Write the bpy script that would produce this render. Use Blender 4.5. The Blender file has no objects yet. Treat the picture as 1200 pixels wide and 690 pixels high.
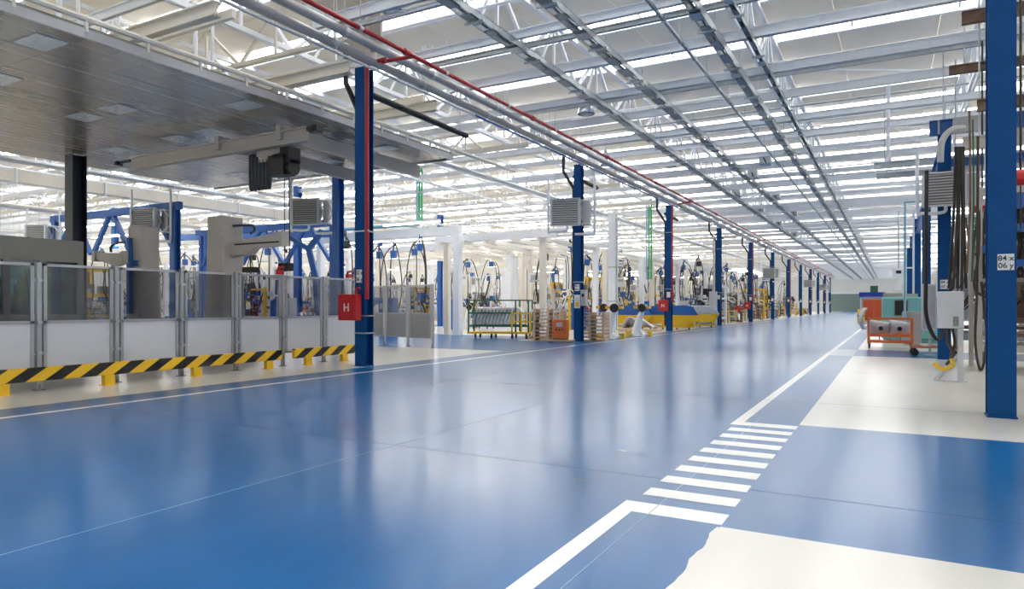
import bpy, math, random
from mathutils import Vector, Matrix
random.seed(7)
C = bpy.context.scene.collection
PI = math.pi

# ------------------------------------------------------------------ camera, sky, exposure
EYE = 1.4
TH = math.radians(29.09)
S_, C_ = math.sin(TH), math.cos(TH)
FWD = Vector((-S_, C_, 0)); RGT = Vector((C_, S_, 0)); UP = Vector((0, 0, 1))
F = 800.0; HOR = 358.0
cam_d = bpy.data.cameras.new('camera'); cam = bpy.data.objects.new('camera', cam_d); C.objects.link(cam)
cam.location = (0, 0, EYE)
cam.rotation_euler = (PI/2, 0, TH)
cam_d.sensor_width = 36; cam_d.lens = 36*F/1200
cam_d.shift_y = (HOR-345)/1200
cam_d.clip_end = 600
bpy.context.scene.camera = cam
sc = bpy.context.scene
sc.view_settings.view_transform = 'Standard'; sc.view_settings.look = 'None'
sc.view_settings.gamma = 1; sc.view_settings.exposure = 0.17
sc.view_settings.use_curve_mapping = False
sc.cycles.max_bounces = 8; sc.cycles.diffuse_bounces = 5; sc.cycles.glossy_bounces = 3
sc.cycles.transparent_max_bounces = 12; sc.cycles.transmission_bounces = 4
sc.cycles.sample_clamp_indirect = 6
sc.cycles.caustics_reflective = False; sc.cycles.caustics_refractive = False

world = bpy.data.worlds.new('overcast_sky'); sc.world = world; world.use_nodes = True
wn = world.node_tree.nodes; wl = world.node_tree.links; wn.clear()
wo = wn.new('ShaderNodeOutputWorld'); bg = wn.new('ShaderNodeBackground')
tc = wn.new('ShaderNodeTexCoord'); sx = wn.new('ShaderNodeSeparateXYZ'); mr = wn.new('ShaderNodeMapRange')
cr = wn.new('ShaderNodeMixRGB')
wl.new(tc.outputs['Generated'], sx.inputs[0]); wl.new(sx.outputs['Z'], mr.inputs[0])
mr.inputs[1].default_value = 0.0; mr.inputs[2].default_value = 0.6
wl.new(mr.outputs[0], cr.inputs[0])
cr.inputs[1].default_value = (1.0, 0.985, 0.96, 1); cr.inputs[2].default_value = (1.0, 0.975, 0.94, 1)
wl.new(cr.outputs[0], bg.inputs[0]); bg.inputs[1].default_value = 9.0
wl.new(bg.outputs[0], wo.inputs[0])

# ------------------------------------------------------------------ placing helpers (points of the place seen at pixel u, v)
def at(u, v, D):
    return Vector((0, 0, EYE)) + D*(FWD + (u-600)/F*RGT + (HOR-v)/F*UP)
def y_on_x(u, X):
    m = (u-600)/F
    return -X*(C_+m*S_)/(S_-m*C_)
def x_on_y(u, Y):
    m = (u-600)/F
    return Y*(m*C_-S_)/(C_+m*S_)
def depth(x, y): return -x*S_ + y*C_

# ------------------------------------------------------------------ materials
MATS = {}
def mat(name, col, rough=.5, metal=0.0, var=.06, scale=6.0, bump=0.0, emit=0.0, coat=0.0, stretch=None, rvar=.06):
    if name in MATS: return MATS[name]
    m = bpy.data.materials.new(name); m.use_nodes = True; MATS[name] = m
    N = m.node_tree.nodes; L = m.node_tree.links; b = N['Principled BSDF']
    b.inputs['Metallic'].default_value = metal
    b.inputs['Roughness'].default_value = rough
    t = N.new('ShaderNodeTexCoord'); mp = N.new('ShaderNodeMapping'); n = N.new('ShaderNodeTexNoise')
    if stretch: mp.inputs['Scale'].default_value = stretch
    n.inputs['Scale'].default_value = scale; n.inputs['Detail'].default_value = 4
    L.new(t.outputs['Object'], mp.inputs[0]); L.new(mp.outputs[0], n.inputs['Vector'])
    mx = N.new('ShaderNodeMixRGB')
    mx.inputs[1].default_value = tuple(max(0, c*(1-var*2)) for c in col)+(1,)
    mx.inputs[2].default_value = tuple(min(1, c*(1+var*2)) for c in col)+(1,)
    L.new(n.outputs['Fac'], mx.inputs[0]); L.new(mx.outputs[0], b.inputs['Base Color'])
    if rvar:
        r = N.new('ShaderNodeMapRange'); r.inputs[3].default_value = max(.02, rough-rvar); r.inputs[4].default_value = min(1, rough+rvar)
        L.new(n.outputs['Fac'], r.inputs[0]); L.new(r.outputs[0], b.inputs['Roughness'])
    if bump:
        bp = N.new('ShaderNodeBump'); bp.inputs['Strength'].default_value = bump; bp.inputs['Distance'].default_value = .01
        L.new(n.outputs['Fac'], bp.inputs['Height']); L.new(bp.outputs[0], b.inputs['Normal'])
    if coat: b.inputs['Coat Weight'].default_value = coat; b.inputs['Coat Roughness'].default_value = .08
    if emit:
        b.inputs['Emission Color'].default_value = col+(1,); b.inputs['Emission Strength'].default_value = emit
    return m

def floor_mat(name, col, rough, spec_var=.035, wear=.1, spec=.4, coat=.4):
    m = mat(name, col, rough, var=.0, rvar=0)
    N = m.node_tree.nodes; L = m.node_tree.links; b = N['Principled BSDF']
    for l in list(b.inputs['Base Color'].links): L.remove(l)
    t = N.new('ShaderNodeTexCoord')
    n1 = N.new('ShaderNodeTexNoise'); n1.inputs['Scale'].default_value = .35; n1.inputs['Detail'].default_value = 5; n1.inputs['Roughness'].default_value = .6
    n2 = N.new('ShaderNodeTexNoise'); n2.inputs['Scale'].default_value = 3.2; n2.inputs['Detail'].default_value = 6
    mp = N.new('ShaderNodeMapping'); mp.inputs['Rotation'].default_value = (0, 0, .6); mp.inputs['Scale'].default_value = (1, .22, 1)
    L.new(t.outputs['Object'], n1.inputs['Vector']); L.new(t.outputs['Object'], mp.inputs[0]); L.new(mp.outputs[0], n2.inputs['Vector'])
    mu = N.new('ShaderNodeMath'); mu.operation = 'MULTIPLY_ADD'; mu.inputs[1].default_value = .5
    L.new(n1.outputs['Fac'], mu.inputs[0])
    mh = N.new('ShaderNodeMath'); mh.operation = 'MULTIPLY'; mh.inputs[1].default_value = .5
    L.new(n2.outputs['Fac'], mh.inputs[0]); L.new(mh.outputs[0], mu.inputs[2])
    rp = N.new('ShaderNodeValToRGB'); L.new(mu.outputs[0], rp.inputs[0])
    rp.color_ramp.elements[0].position = .3; rp.color_ramp.elements[1].position = .7
    rp.color_ramp.elements[0].color = tuple(c*(1-wear) for c in col)+(1,)
    rp.color_ramp.elements[1].color = tuple(min(1, c*(1+wear)+wear*.03) for c in col)+(1,)
    L.new(rp.outputs[0], b.inputs['Base Color'])
    r = N.new('ShaderNodeMapRange'); r.inputs[1].default_value = .2; r.inputs[2].default_value = .8
    r.inputs[3].default_value = rough-spec_var; r.inputs[4].default_value = rough+spec_var
    L.new(mu.outputs[0], r.inputs[0]); L.new(r.outputs[0], b.inputs['Roughness'])
    b.inputs['Specular IOR Level'].default_value = spec; b.inputs['Coat Weight'].default_value = coat; b.inputs['Coat Roughness'].default_value = .16
    return m

M_blue_floor = floor_mat('blue_floor_paint', (0.0, 0.105, 0.31), .287, wear=.16, spec=.14, spec_var=.011, coat=.42)
M_cream_floor = floor_mat('cream_floor_paint', (0.66, 0.645, 0.60), .29, wear=.07, spec_var=.012)
M_white_line = floor_mat('white_line_paint', (0.86, 0.87, 0.86), .35, wear=.04)
M_patch = floor_mat('pale_floor_paint', (0.42, 0.50, 0.58), .29, wear=.08, spec_var=.012)
M_blue = mat('blue_steel_paint', (0.0, 0.06, 0.22), .55, var=.08); M_blue.node_tree.nodes['Principled BSDF'].inputs['Specular IOR Level'].default_value = .22
M_blue2 = mat('bright_blue_paint', (0.02, 0.12, 0.42), .4)
M_dkblue = mat('dark_navy_and_backlit_shade', (0.008, 0.016, 0.035), .4)  # navy of cables and chain, also backlit shade coloured onto one canopy column
M_black = mat('black_rubber', (0.012, 0.012, 0.013), .5)
M_steel = mat('galvanised_steel', (0.50, 0.53, 0.56), .42, metal=.75, var=.12, scale=9)
M_tray = mat('weathered_tray_steel', (0.30, 0.34, 0.37), .42, metal=.6, var=.2, scale=4)
M_pipe = mat('grey_pipe_paint', (0.42, 0.42, 0.43), .4, metal=.3, var=.08)
M_white = mat('white_steel_paint', (0.82, 0.85, 0.90), .45, var=.04)
M_cream = mat('cream_steel_paint', (0.78, 0.74, 0.66), .5, var=.04)
M_roof = mat('roof_sheet', (0.84, 0.785, 0.69), .6, var=.04, scale=1.2)
M_red = mat('red_pipe_paint', (0.42, 0.012, 0.018), .4)
M_redbox = mat('red_box_paint', (0.52, 0.015, 0.02), .38)
M_yellow = mat('yellow_paint', (0.78, 0.48, 0.015), .42)
M_orange = mat('orange_paint', (0.72, 0.16, 0.03), .45)
M_green = mat('dark_green_paint', (0.015, 0.13, 0.07), .45)
M_brgreen = mat('bright_green_pipe', (0.03, 0.42, 0.14), .4)
M_ltblue = mat('pale_blue_pipe', (0.25, 0.52, 0.68), .4)
M_turq = mat('turquoise_paint', (0.22, 0.55, 0.55), .4)
M_alu = mat('anodised_aluminium', (0.45, 0.46, 0.48), .35, metal=.7, var=.05)
M_panelw = mat('pale_grey_panel', (0.60, 0.61, 0.65), .4, var=.02)
M_booth = mat('taupe_grey_panel', (0.24, 0.23, 0.21), .5, var=.04)
M_granite = mat('warm_grey_casing', (0.50, 0.465, 0.43), .5, var=.05)
M_soffit = mat('grey_metal_cassette', (0.33, 0.305, 0.27), .26, metal=.5, var=.12, scale=1.5, stretch=(6, .5, 1))
M_lens = mat('prismatic_lens', (0.60, 0.68, 0.82), .2, metal=.0, var=.25, scale=40)
M_brown = mat('rusty_steel', (0.20, 0.13, 0.09), .7, metal=.2, var=.3)
M_wood = mat('pallet_wood', (0.62, 0.46, 0.32), .7, var=.14, scale=12, stretch=(1, 8, 1))
M_silver = mat('pressed_bare_steel', (0.62, 0.63, 0.66), .3, metal=.9, var=.08)
M_tube = mat('fluorescent_tube', (1.0, 0.93, 0.84), .5, emit=16.0, var=0)
M_lampgl = mat('ribbed_lamp_glass', (0.45, 0.50, 0.56), .12, metal=.65, var=.3, scale=30)
M_paper = mat('white_sign_plate', (0.80, 0.80, 0.80), .4, var=.02)
M_ink = mat('black_ink', (0.015, 0.015, 0.015), .5)
M_hose = mat('grimy_hose', (0.045, 0.035, 0.025), .55, var=.3)
M_conc = mat('white_wall_sheet', (0.74, 0.75, 0.75), .6, var=.03)

def glass(name, tint, alpha):
    m = bpy.data.materials.new(name); m.use_nodes = True
    N = m.node_tree.nodes; L = m.node_tree.links; N.clear()
    o = N.new('ShaderNodeOutputMaterial'); a = N.new('ShaderNodeBsdfTransparent'); g = N.new('ShaderNodeBsdfGlossy'); mx = N.new('ShaderNodeMixShader')
    a.inputs[0].default_value = tint+(1,); g.inputs['Roughness'].default_value = .05
    mx.inputs[0].default_value = alpha
    L.new(a.outputs[0], mx.inputs[1]); L.new(g.outputs[0], mx.inputs[2]); L.new(mx.outputs[0], o.inputs[0])
    return m
M_glass = glass('grey_tinted_pane', (.66, .67, .70), .08)
M_sky = glass('skylight_pane', (.93, .95, .97), .04)
M_win = glass('booth_window_pane', (.45, .62, .64), .15)

def stripes_mat():
    m = bpy.data.materials.new('yellow_black_hazard_paint'); m.use_nodes = True
    N = m.node_tree.nodes; L = m.node_tree.links; b = N['Principled BSDF']; b.inputs['Roughness'].default_value = .35
    t = N.new('ShaderNodeTexCoord'); s = N.new('ShaderNodeSeparateXYZ'); L.new(t.outputs['Object'], s.inputs[0])
    k = N.new('ShaderNodeMath'); k.operation = 'MULTIPLY_ADD'; k.inputs[1].default_value = -1.5
    L.new(s.outputs['Z'], k.inputs[0]); L.new(s.outputs['Y'], k.inputs[2])
    d = N.new('ShaderNodeMath'); d.operation = 'DIVIDE'; d.inputs[1].default_value = .56; L.new(k.outputs[0], d.inputs[0])
    f = N.new('ShaderNodeMath'); f.operation = 'FRACT'; L.new(d.outputs[0], f.inputs[0])
    g = N.new('ShaderNodeMath'); g.operation = 'GREATER_THAN'; g.inputs[1].default_value = .5; L.new(f.outputs[0], g.inputs[0])
    x = N.new('ShaderNodeMixRGB'); x.inputs[1].default_value = (.82, .50, .02, 1); x.inputs[2].default_value = (.012, .012, .012, 1)
    L.new(g.outputs[0], x.inputs[0]); L.new(x.outputs[0], b.inputs['Base Color'])
    return m
M_hazard = stripes_mat()

# ------------------------------------------------------------------ mesh builder
class MB:
    def __init__(s): s.v = []; s.f = []; s.c = []
    def chunks(s):
        e = s.c+[(len(s.v), len(s.f))]
        return [(e[i][0], e[i+1][0], e[i][1], e[i+1][1]) for i in range(len(s.c))]
    def add(s, vs, fs):
        s.c.append((len(s.v), len(s.f))); o = len(s.v); s.v += [tuple(p) for p in vs]; s.f += [tuple(i+o for i in f) for f in fs]; return s
    def box(s, x0, x1, y0, y1, z0, z1):
        return s.add([(x0,y0,z0),(x1,y0,z0),(x1,y1,z0),(x0,y1,z0),(x0,y0,z1),(x1,y0,z1),(x1,y1,z1),(x0,y1,z1)],
                     [(0,3,2,1),(4,5,6,7),(0,1,5,4),(1,2,6,5),(2,3,7,6),(3,0,4,7)])
    def cbox(s, x, y, z, w, d, h): return s.box(x-w/2, x+w/2, y-d/2, y+d/2, z-h/2, z+h/2)
    def bar(s, a, b, w, h=None, up=(0,0,1)):
        h = h or w; a = Vector(a); b = Vector(b); t = (b-a).normalized(); up = Vector(up)
        if abs(t.dot(up)) > .98: up = Vector((1,0,0))
        sd = t.cross(up).normalized(); u = sd.cross(t)
        q = []
        for p in (a, b):
            q += [p-sd*w/2-u*h/2, p+sd*w/2-u*h/2, p+sd*w/2+u*h/2, p-sd*w/2+u*h/2]
        return s.add(q, [(3,2,1,0),(4,5,6,7),(0,1,5,4),(1,2,6,5),(2,3,7,6),(3,0,4,7)])
    def tube(s, pts, r, n=8, caps=True, radii=None):
        pts = [Vector(p) for p in pts]; rings = []; prev = None
        for i, p in enumerate(pts):
            if i == 0: t = pts[1]-p
            elif i == len(pts)-1: t = p-pts[i-1]
            else: t = (pts[i+1]-p).normalized()+(p-pts[i-1]).normalized()
            t.normalize()
            if prev is None:
                a = Vector((0,0,1)) if abs(t.z) < .9 else Vector((1,0,0)); a = (a-t*a.dot(t)).normalized()
            else: a = (prev-t*prev.dot(t)).normalized()
            prev = a; b = t.cross(a); rr = radii[i] if radii else r
            rings.append([p+(a*math.cos(2*PI*k/n)+b*math.sin(2*PI*k/n))*rr for k in range(n)])
        vs = [q for rg in rings for q in rg]; fs = []
        for i in range(len(pts)-1):
            for k in range(n):
                fs.append((i*n+k, i*n+(k+1)%n, (i+1)*n+(k+1)%n, (i+1)*n+k))
        if caps: fs.append(tuple(range(n-1,-1,-1))); fs.append(tuple((len(pts)-1)*n+k for k in range(n)))
        return s.add(vs, fs)
    def lathe(s, prof, c, n=20):
        c = Vector(c); vs = []; fs = []
        for r, z in prof:
            vs += [c+Vector((r*math.cos(2*PI*k/n), r*math.sin(2*PI*k/n), z)) for k in range(n)]
        for i in range(len(prof)-1):
            for k in range(n): fs.append((i*n+k, i*n+(k+1)%n, (i+1)*n+(k+1)%n, (i+1)*n+k))
        return s.add(vs, fs)
    def prism(s, poly, axis, a, b):
        # poly in the two other axes, extruded along axis from a to b
        def P(p, t):
            if axis == 'x': return (t, p[0], p[1])
            if axis == 'y': return (p[0], t, p[1])
            return (p[0], p[1], t)
        n = len(poly); vs = [P(p, a) for p in poly]+[P(p, b) for p in poly]
        fs = [tuple(range(n-1,-1,-1)), tuple(range(n, 2*n))]+[(i, (i+1)%n, n+(i+1)%n, n+i) for i in range(n)]
        return s.add(vs, fs)
    def build(s, name, m, parent=None, smooth=False, kind=None, bevel=0):
        me = bpy.data.meshes.new(name); me.from_pydata(s.v, [], s.f); me.update()
        import bmesh
        bm = bmesh.new(); bm.from_mesh(me); bmesh.ops.recalc_face_normals(bm, faces=bm.faces)
        if bevel: bmesh.ops.bevel(bm, geom=bm.edges, offset=bevel, segments=1, affect='EDGES')
        bm.to_mesh(me); bm.free()
        me.materials.append(m)
        o = bpy.data.objects.new(name, me); C.objects.link(o)
        if smooth:
            for p in me.polygons: p.use_smooth = True
            try: me.set_sharp_from_angle(angle=.7)
            except Exception: pass
        if parent: o.parent = parent
        if kind: o['kind'] = kind
        return o

def split_build(mb, name, m, parent, smooth=False):
    # every add() chunk of the builder becomes an object of its own
    for i, (v0, v1, f0, f1) in enumerate(mb.chunks()):
        q = MB(); q.v = mb.v[v0:v1]; q.f = [tuple(a-v0 for a in f) for f in mb.f[f0:f1]]; q.build(name, m, parent, smooth)
def tag(o, label, cat, group=None):
    o['label'] = label; o['category'] = cat
    if group: o['group'] = group
    return o
def thing(name, label, cat, loc=(0,0,0), rz=0, group=None):
    o = bpy.data.objects.new(name, None); C.objects.link(o); o.location = loc; o.rotation_euler = (0,0,rz)
    return tag(o, label, cat, group)
def struct(o): o['kind'] = 'structure'; return o
def dup(root, loc, rz=0, label=None, group=None, scale=None):
    r = root.copy(); C.objects.link(r); r.location = loc; r.rotation_euler = (0,0,rz)
    if label: r['label'] = label
    if group: r['group'] = group
    if scale: r.scale = scale
    for ch in list(root.children):
        c = ch.copy(); C.objects.link(c); c.parent = r
        for g in ch.children:
            d = g.copy(); C.objects.link(d); d.parent = c
    return r
def text(name, s, size, parent, loc, rot, m=M_ink, ext=.002):
    cu = bpy.data.curves.new(name, 'FONT'); cu.body = s; cu.size = size; cu.extrude = ext; cu.align_x = 'CENTER'; cu.align_y = 'CENTER'
    cu.offset = size*.012; cu.materials.append(m)
    tmp = bpy.data.objects.new(name, cu); C.objects.link(tmp); bpy.context.view_layer.update()
    me = bpy.data.meshes.new_from_object(tmp.evaluated_get(bpy.context.evaluated_depsgraph_get()))
    bpy.data.objects.remove(tmp)
    if not me.materials: me.materials.append(m)
    o = bpy.data.objects.new(name, me); C.objects.link(o); o.location = loc; o.rotation_euler = rot; o.parent = parent
    return o
def bezier(pts, n=8):
    # Catmull-Rom through the points
    pts = [Vector(p) for p in pts]; out = []
    P = [pts[0]]+pts+[pts[-1]]
    for i in range(1, len(P)-2):
        for k in range(n):
            t = k/n
            out.append(.5*((2*P[i])+(P[i+1]-P[i-1])*t+(2*P[i-1]-5*P[i]+4*P[i+1]-P[i+2])*t*t+(3*P[i]-P[i-1]-3*P[i+1]+P[i+2])*t**3))
    out.append(pts[-1]); return out

# ------------------------------------------------------------------ floor
LX = -1.61; RX = -.95; COLX = -10.5
XW, XE, YN, YS = -66.0, 15.0, 182.0, -26.0
def area(x, y):
    if abs(x-LX) < .06 and (y < 4.70 or y > 8.30): return 2
    if abs(x+9.69) < .06: return 2
    if LX < x < RX and (4.46 < y < 4.70 or 8.30 < y < 8.54): return 2
    if x > COLX and x < LX: return 0
    if LX <= x <= RX:
        if 21.2 < y < 24.3: return 3
        return 0
    if x > RX:
        if y < 4.42: return 1
        if y < 8.64: return 0
        if 21.2 < y < 24.3: return 0
        return 1
    if x <= COLX:
        if 18.3 < y < (24.2 if x > -13.2 else 27.6): return 0
        if x < -26.5 and x > -29.5: return 0
        return 1
xs = sorted(set([XW, -29.5, -26.5, -13.2, COLX, -9.75, -9.63, LX-.06, LX+.06, RX, XE, -5.5, 4, 8]+[XW+i*4 for i in range(13)]))
ys = sorted(set([YS, -15, -3, 0, 2, 4.46, 4.42, 4.70, 6.4, 8.30, 8.54, 8.64, 12, 18.3, 21.2, 24.2, 24.3, 27.6, YN]+[32+i*10 for i in range(15)]))
vs = [(x, y, 0) for y in ys for x in xs]; fs = []; mi = []
for j in range(len(ys)-1):
    for i in range(len(xs)-1):
        a = j*len(xs)+i; fs.append((a, a+1, a+1+len(xs), a+len(xs)))
        mi.append(area((xs[i]+xs[i+1])/2, (ys[j]+ys[j+1])/2))
me = bpy.data.meshes.new('floor'); me.from_pydata(vs, [], fs)
for m in (M_blue_floor, M_cream_floor, M_white_line, M_patch): me.materials.append(m)
for p, k in zip(me.polygons, mi): p.material_index = k
floor = struct(bpy.data.objects.new('floor', me)); C.objects.link(floor)
for k in range(8):                                   # the short zebra crossing
    y0 = 4.893+.425*k
    MB().box(LX-.005, RX, y0, y0+.215, .0005, .003).build('painted_stripe', M_white_line, floor)
# rough brushed lip where the cream paint was rolled by hand at the near right corner
rg = MB(); px = []
for k in range(40):
    y = 4.40-k*.07; px.append((RX-.012-.012*math.sin(k*.9)-random.uniform(0, .012), y))
rg.add([(x, y, .0015) for x, y in px]+[(RX+.05, y, .0015) for x, y in px], [(i, i+1, 41+i, 40+i) for i in range(39)])
rg.build('paint_edge', M_cream_floor, floor)
# thin pale joint lines and scuffs worn through the blue coat
jl = MB()
for (x, y0, y1, w) in ((-4.37, 1.2, 6.2, .009), (-1.43, 2.2, 9.0, .006)):
    jl.box(x-w/2, x+w/2, y0, y1, .0005, .0015)
jl.build('joint_line', mat('worn_pale_scratch', (.25, .42, .58), .4), floor)

for (u, v, a, b) in ((677, 562, .1, .05), (753, 533, .06, .04), (729, 528, .07, .03), (345, 505, .05, .03)):
    c_ = at(u, v, EYE*F/(v-HOR)); n_ = 11
    MB().add([(c_.x+a*math.cos(k*2*PI/n_)*random.uniform(.6, 1.2), c_.y+b*math.sin(k*2*PI/n_)*random.uniform(.6, 1.2), .0012) for k in range(n_)], [tuple(range(n_))]).build('paint_patch', mat('patch_repair_blue' if u != 729 else 'patch_chipped_pale', (.003, .07, .2) if u != 729 else (.5, .58, .62), .4), floor)
jd = MB()
for y in (0.2, 5.42, 10.7, 16.0): jd.box(-10.4, 12, y-.004, y+.004, .0005, .0012)
for x in (-7.2, -4.37): jd.box(x-.004, x+.004, 6.3, 90, .0005, .0012)
jd.build('slab_joint', mat('dark_joint_line', (.004, .04, .13), .35), floor)

# ------------------------------------------------------------------ shell
def wall(name, mb, m=M_conc): return struct(mb.build(name, m))
wall('wall_north', MB().box(XW, XE, YN, YN+.3, 0, 10.6))
wall('wall_west', MB().box(XW-.3, XW, YS, YN, 0, 10.6))
wall('wall_south', MB().box(XW, XE, YS-.3, YS, 0, 10.6))
wall('wall_east', MB().box(XE, XE+.3, YS, YN, 0, 10.6))

# roof: saw-tooth strips across the hall, sheet rising away from the camera then a slanted skylight
ceiling = struct(bpy.data.objects.new('ceiling', None)); C.objects.link(ceiling)
PITCH = 3.15; Z0, Z1 = 9.5, 9.62; PW = 2.62
skylight = struct(bpy.data.objects.new('skylight', None)); C.objects.link(skylight)
modx = [-66, -60]+[-58.7+5.2*i for i in range(12)]+[3.6+2.6*i for i in range(5)]
far_roof = MB(); far_sky = MB(); bars = MB()
nb = int((YN+8)/PITCH)
pcount = 0
for k in range(-9, nb):
    y0 = k*PITCH; y1 = y0+PW; y2 = y0+PITCH
    def sheet(mb, xa, xb):
        mb.add([(xa,y0,Z0),(xb,y0,Z0),(xb,y1,Z1),(xa,y1,Z1),(xa,y0,Z0+.08),(xb,y0,Z0+.08),(xb,y1,Z1+.08),(xa,y1,Z1+.08)],
               [(0,3,2,1),(4,5,6,7),(0,1,5,4),(1,2,6,5),(2,3,7,6),(3,0,4,7)])
    if -1 < y0 < 36:
        x = -30.0
        while x < 13.9:
            xb = x+(2.6 if y0 < 20 or x > -6 else 5.2)
            b = MB(); sheet(b, x+.006, xb-.006); b.build('roof_panel', M_roof, ceiling); pcount += 1
            x = xb
        sheet(far_roof, XW, -30.0)
    else: sheet(far_roof, XW, XE)
    bars.add([(XW,y1,Z1),(XE,y1,Z1),(XE,y2,Z0),(XW,y2,Z0)], [(0,1,2,3)])
    far_sky.add([(XW,y1,Z1+.02),(XE,y1,Z1+.02),(XE,y2,Z0+.02),(XW,y2,Z0+.02)], [(0,1,2,3)])
far_roof.build('roof_panel', M_roof, ceiling, kind='stuff')
far_sky.build('pane', M_sky, skylight)
gl = MB()
for k in range(-9, nb):
    y1 = k*PITCH+PW; y2 = (k+1)*PITCH
    x = XW
    while x < XE:
        gl.bar((x, y1, Z1-.03), (x, y2, Z0-.03), .05, .06); x += 2.6
    gl.bar((XW, y2, Z0-.06), (XE, y2, Z0-.06), .12, .12)
gl.build('glazing_bar', M_white, skylight, kind='stuff')

# lattice trusses running the length of the hall
def truss_y(x, y0, y1, zl, zu, step, r=.05):
    t = MB()
    t.box(x-.09, x-.03, y0, y1, zl-.06, zl+.06); t.box(x+.03, x+.09, y0, y1, zl-.06, zl+.06)
    t.box(x-.07, x+.07, y0, y1, zu-.06, zu+.06)
    y = y0
    while y < y1-step*.9:
        t.bar((x, y, zl), (x, y+step*.5, zu), r*1.4); t.bar((x, y+step*.5, zu), (x, y+step, zl), r*1.4)
        t.bar((x, y+step*.25, zl+.05), (x, y+step*.5, zu), r); t.bar((x, y+step*.5, zl+.05), (x, y+step*.5, zu), r*1.2)
        y += step
    return t
def truss_x(y, x0, x1, zl, zu, step, r=.05):
    t = MB()
    t.box(x0, x1, y-.07, y+.07, zl-.05, zl+.05); t.box(x0, x1, y-.07, y+.07, zu-.05, zu+.05)
    x = x0
    while x < x1-step*.9:
        t.bar((x, y, zl), (x+step*.5, y, zu), r*1.3); t.bar((x+step*.5, y, zu), (x+step, y, zl), r*1.3)
        t.bar((x+step*.5, y, zl), (x+step*.5, y, zu), r)
        x += step
    return t
TX = [2.1-5.2*i for i in range(13)]
for i, x in enumerate(TX):
    truss_y(x, 0 if x > -20 else 12, YN-2, 7.95, 9.3, 3.15, .06 if x > -12 else .055).build('roof_truss', M_white, ceiling)
truss_y(7.3, 2, YN-2, 7.95, 9.3, 3.15).build('roof_truss', M_white, ceiling)
for k in range(0, 12):
    y = 5.6+12.6*k
    truss_x(y+6.3, -64, -10.9, 7.55, 8.7, 2.6, .055).build('roof_truss', M_cream, ceiling)
# cross beams hung under the trusses
def channel_x(y, x0, x1, z, h, w=.1):
    t = MB()
    t.box(x0, x1, y-.012, y+.012, z-h/2, z+h/2)
    t.box(x0, x1, y-w/2, y+w/2, z+h/2-.02, z+h/2); t.box(x0, x1, y-w/2, y+w/2, z-h/2, z-h/2+.02)
    return t
y = 3.2; k = 0
while y < 172:
    z = (7.45, 7.62, 7.5, 7.8)[k % 4]; h = (.2, .12, .24, .1)[k % 4]
    channel_x(y, -11.0 if k % 4 else -16, 3.0 if k % 3 else 12.5, z, h).build('roof_beam', M_white if k % 4 != 1 else M_steel, ceiling)
    k += 1; y += (1.05 if k % 2 else 1.5) if y < 60 else 2.1
y = 6
while y < 150:
    MB().box(-64, -11.4, y-.05, y+.05, 7.1, 7.28).build('roof_beam', M_cream if int(y) % 2 else M_white, ceiling); y += 3.15
for i in range(34):
    y = 6.1+2.3*i; x0 = (-11, -8.3, -3.1, -11)[i % 4]; x1 = (12, 2.1, 12, -3)[i % 4]
    MB().tube([(x0, y, 8.05), (x1, y, 8.05)], .035, 6).build('roof_conduit', M_white if i % 2 else M_steel, ceiling)
    if i % 3 == 0: MB().bar((-3.1, y, 7.95), (2.1, y+3.15, 7.95), .05).build('roof_brace', M_white, ceiling)
# sprinkler and service runs over the left hall, hung from the trusses
for i in range(12):
    x = -13.5-4.1*i; z = 6.3+.5*math.sin(i*2.1)
    MB().tube([(x, 18 if x > -24 else 10, z), (x, 150, z)], .06 if i % 3 else .11, 8).build('service_pipe', (M_steel, M_white, M_cream)[i % 3], ceiling)

# ------------------------------------------------------------------ steel columns
def h_shaft(w, d, z, tf=.025):
    m = MB()
    m.box(-w/2, w/2, -d/2, -d/2+tf, 0.02, z); m.box(-w/2, w/2, d/2-tf, d/2, 0.02, z)
    m.box(-.012, .012, -d/2+tf, d/2-tf, 0.02, z)
    return m
def make_column(label, x, y, z, m=M_blue, w=.3, group=None, mirror=False):
    t = thing('steel_column', label, 'column', (x, y, 0), 0, group); t['kind'] = 'thing'
    h_shaft(w, w, z).build('shaft', m, t)
    b = MB().box(-w/2-.012, w/2+.012, -w/2-.012, w/2+.012, 0, .02)
    for a in (-1, 1):
        for c in (-1, 1): b.tube([(a*(w/2-.05), c*(w/2-.05), .02), (a*(w/2-.05), c*(w/2-.05), .05)], .012, 6)
    b.build('base_plate', M_steel if m is not M_blue else m, t)
    return t
def plate(t, x, y, z, w, h, lines, face=-1):
    p = MB().box(x-w/2, x+w/2, y-.004, y, z-h/2, z+h/2).build('sign_plate', M_paper, t)
    n = len(lines)
    for i, s in enumerate(lines):
        text('lettering', s, h/n*.82, p, (x, y-.006, z+h/2-h*(i+.5)/n), (PI/2, 0, 0))
    return p

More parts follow.
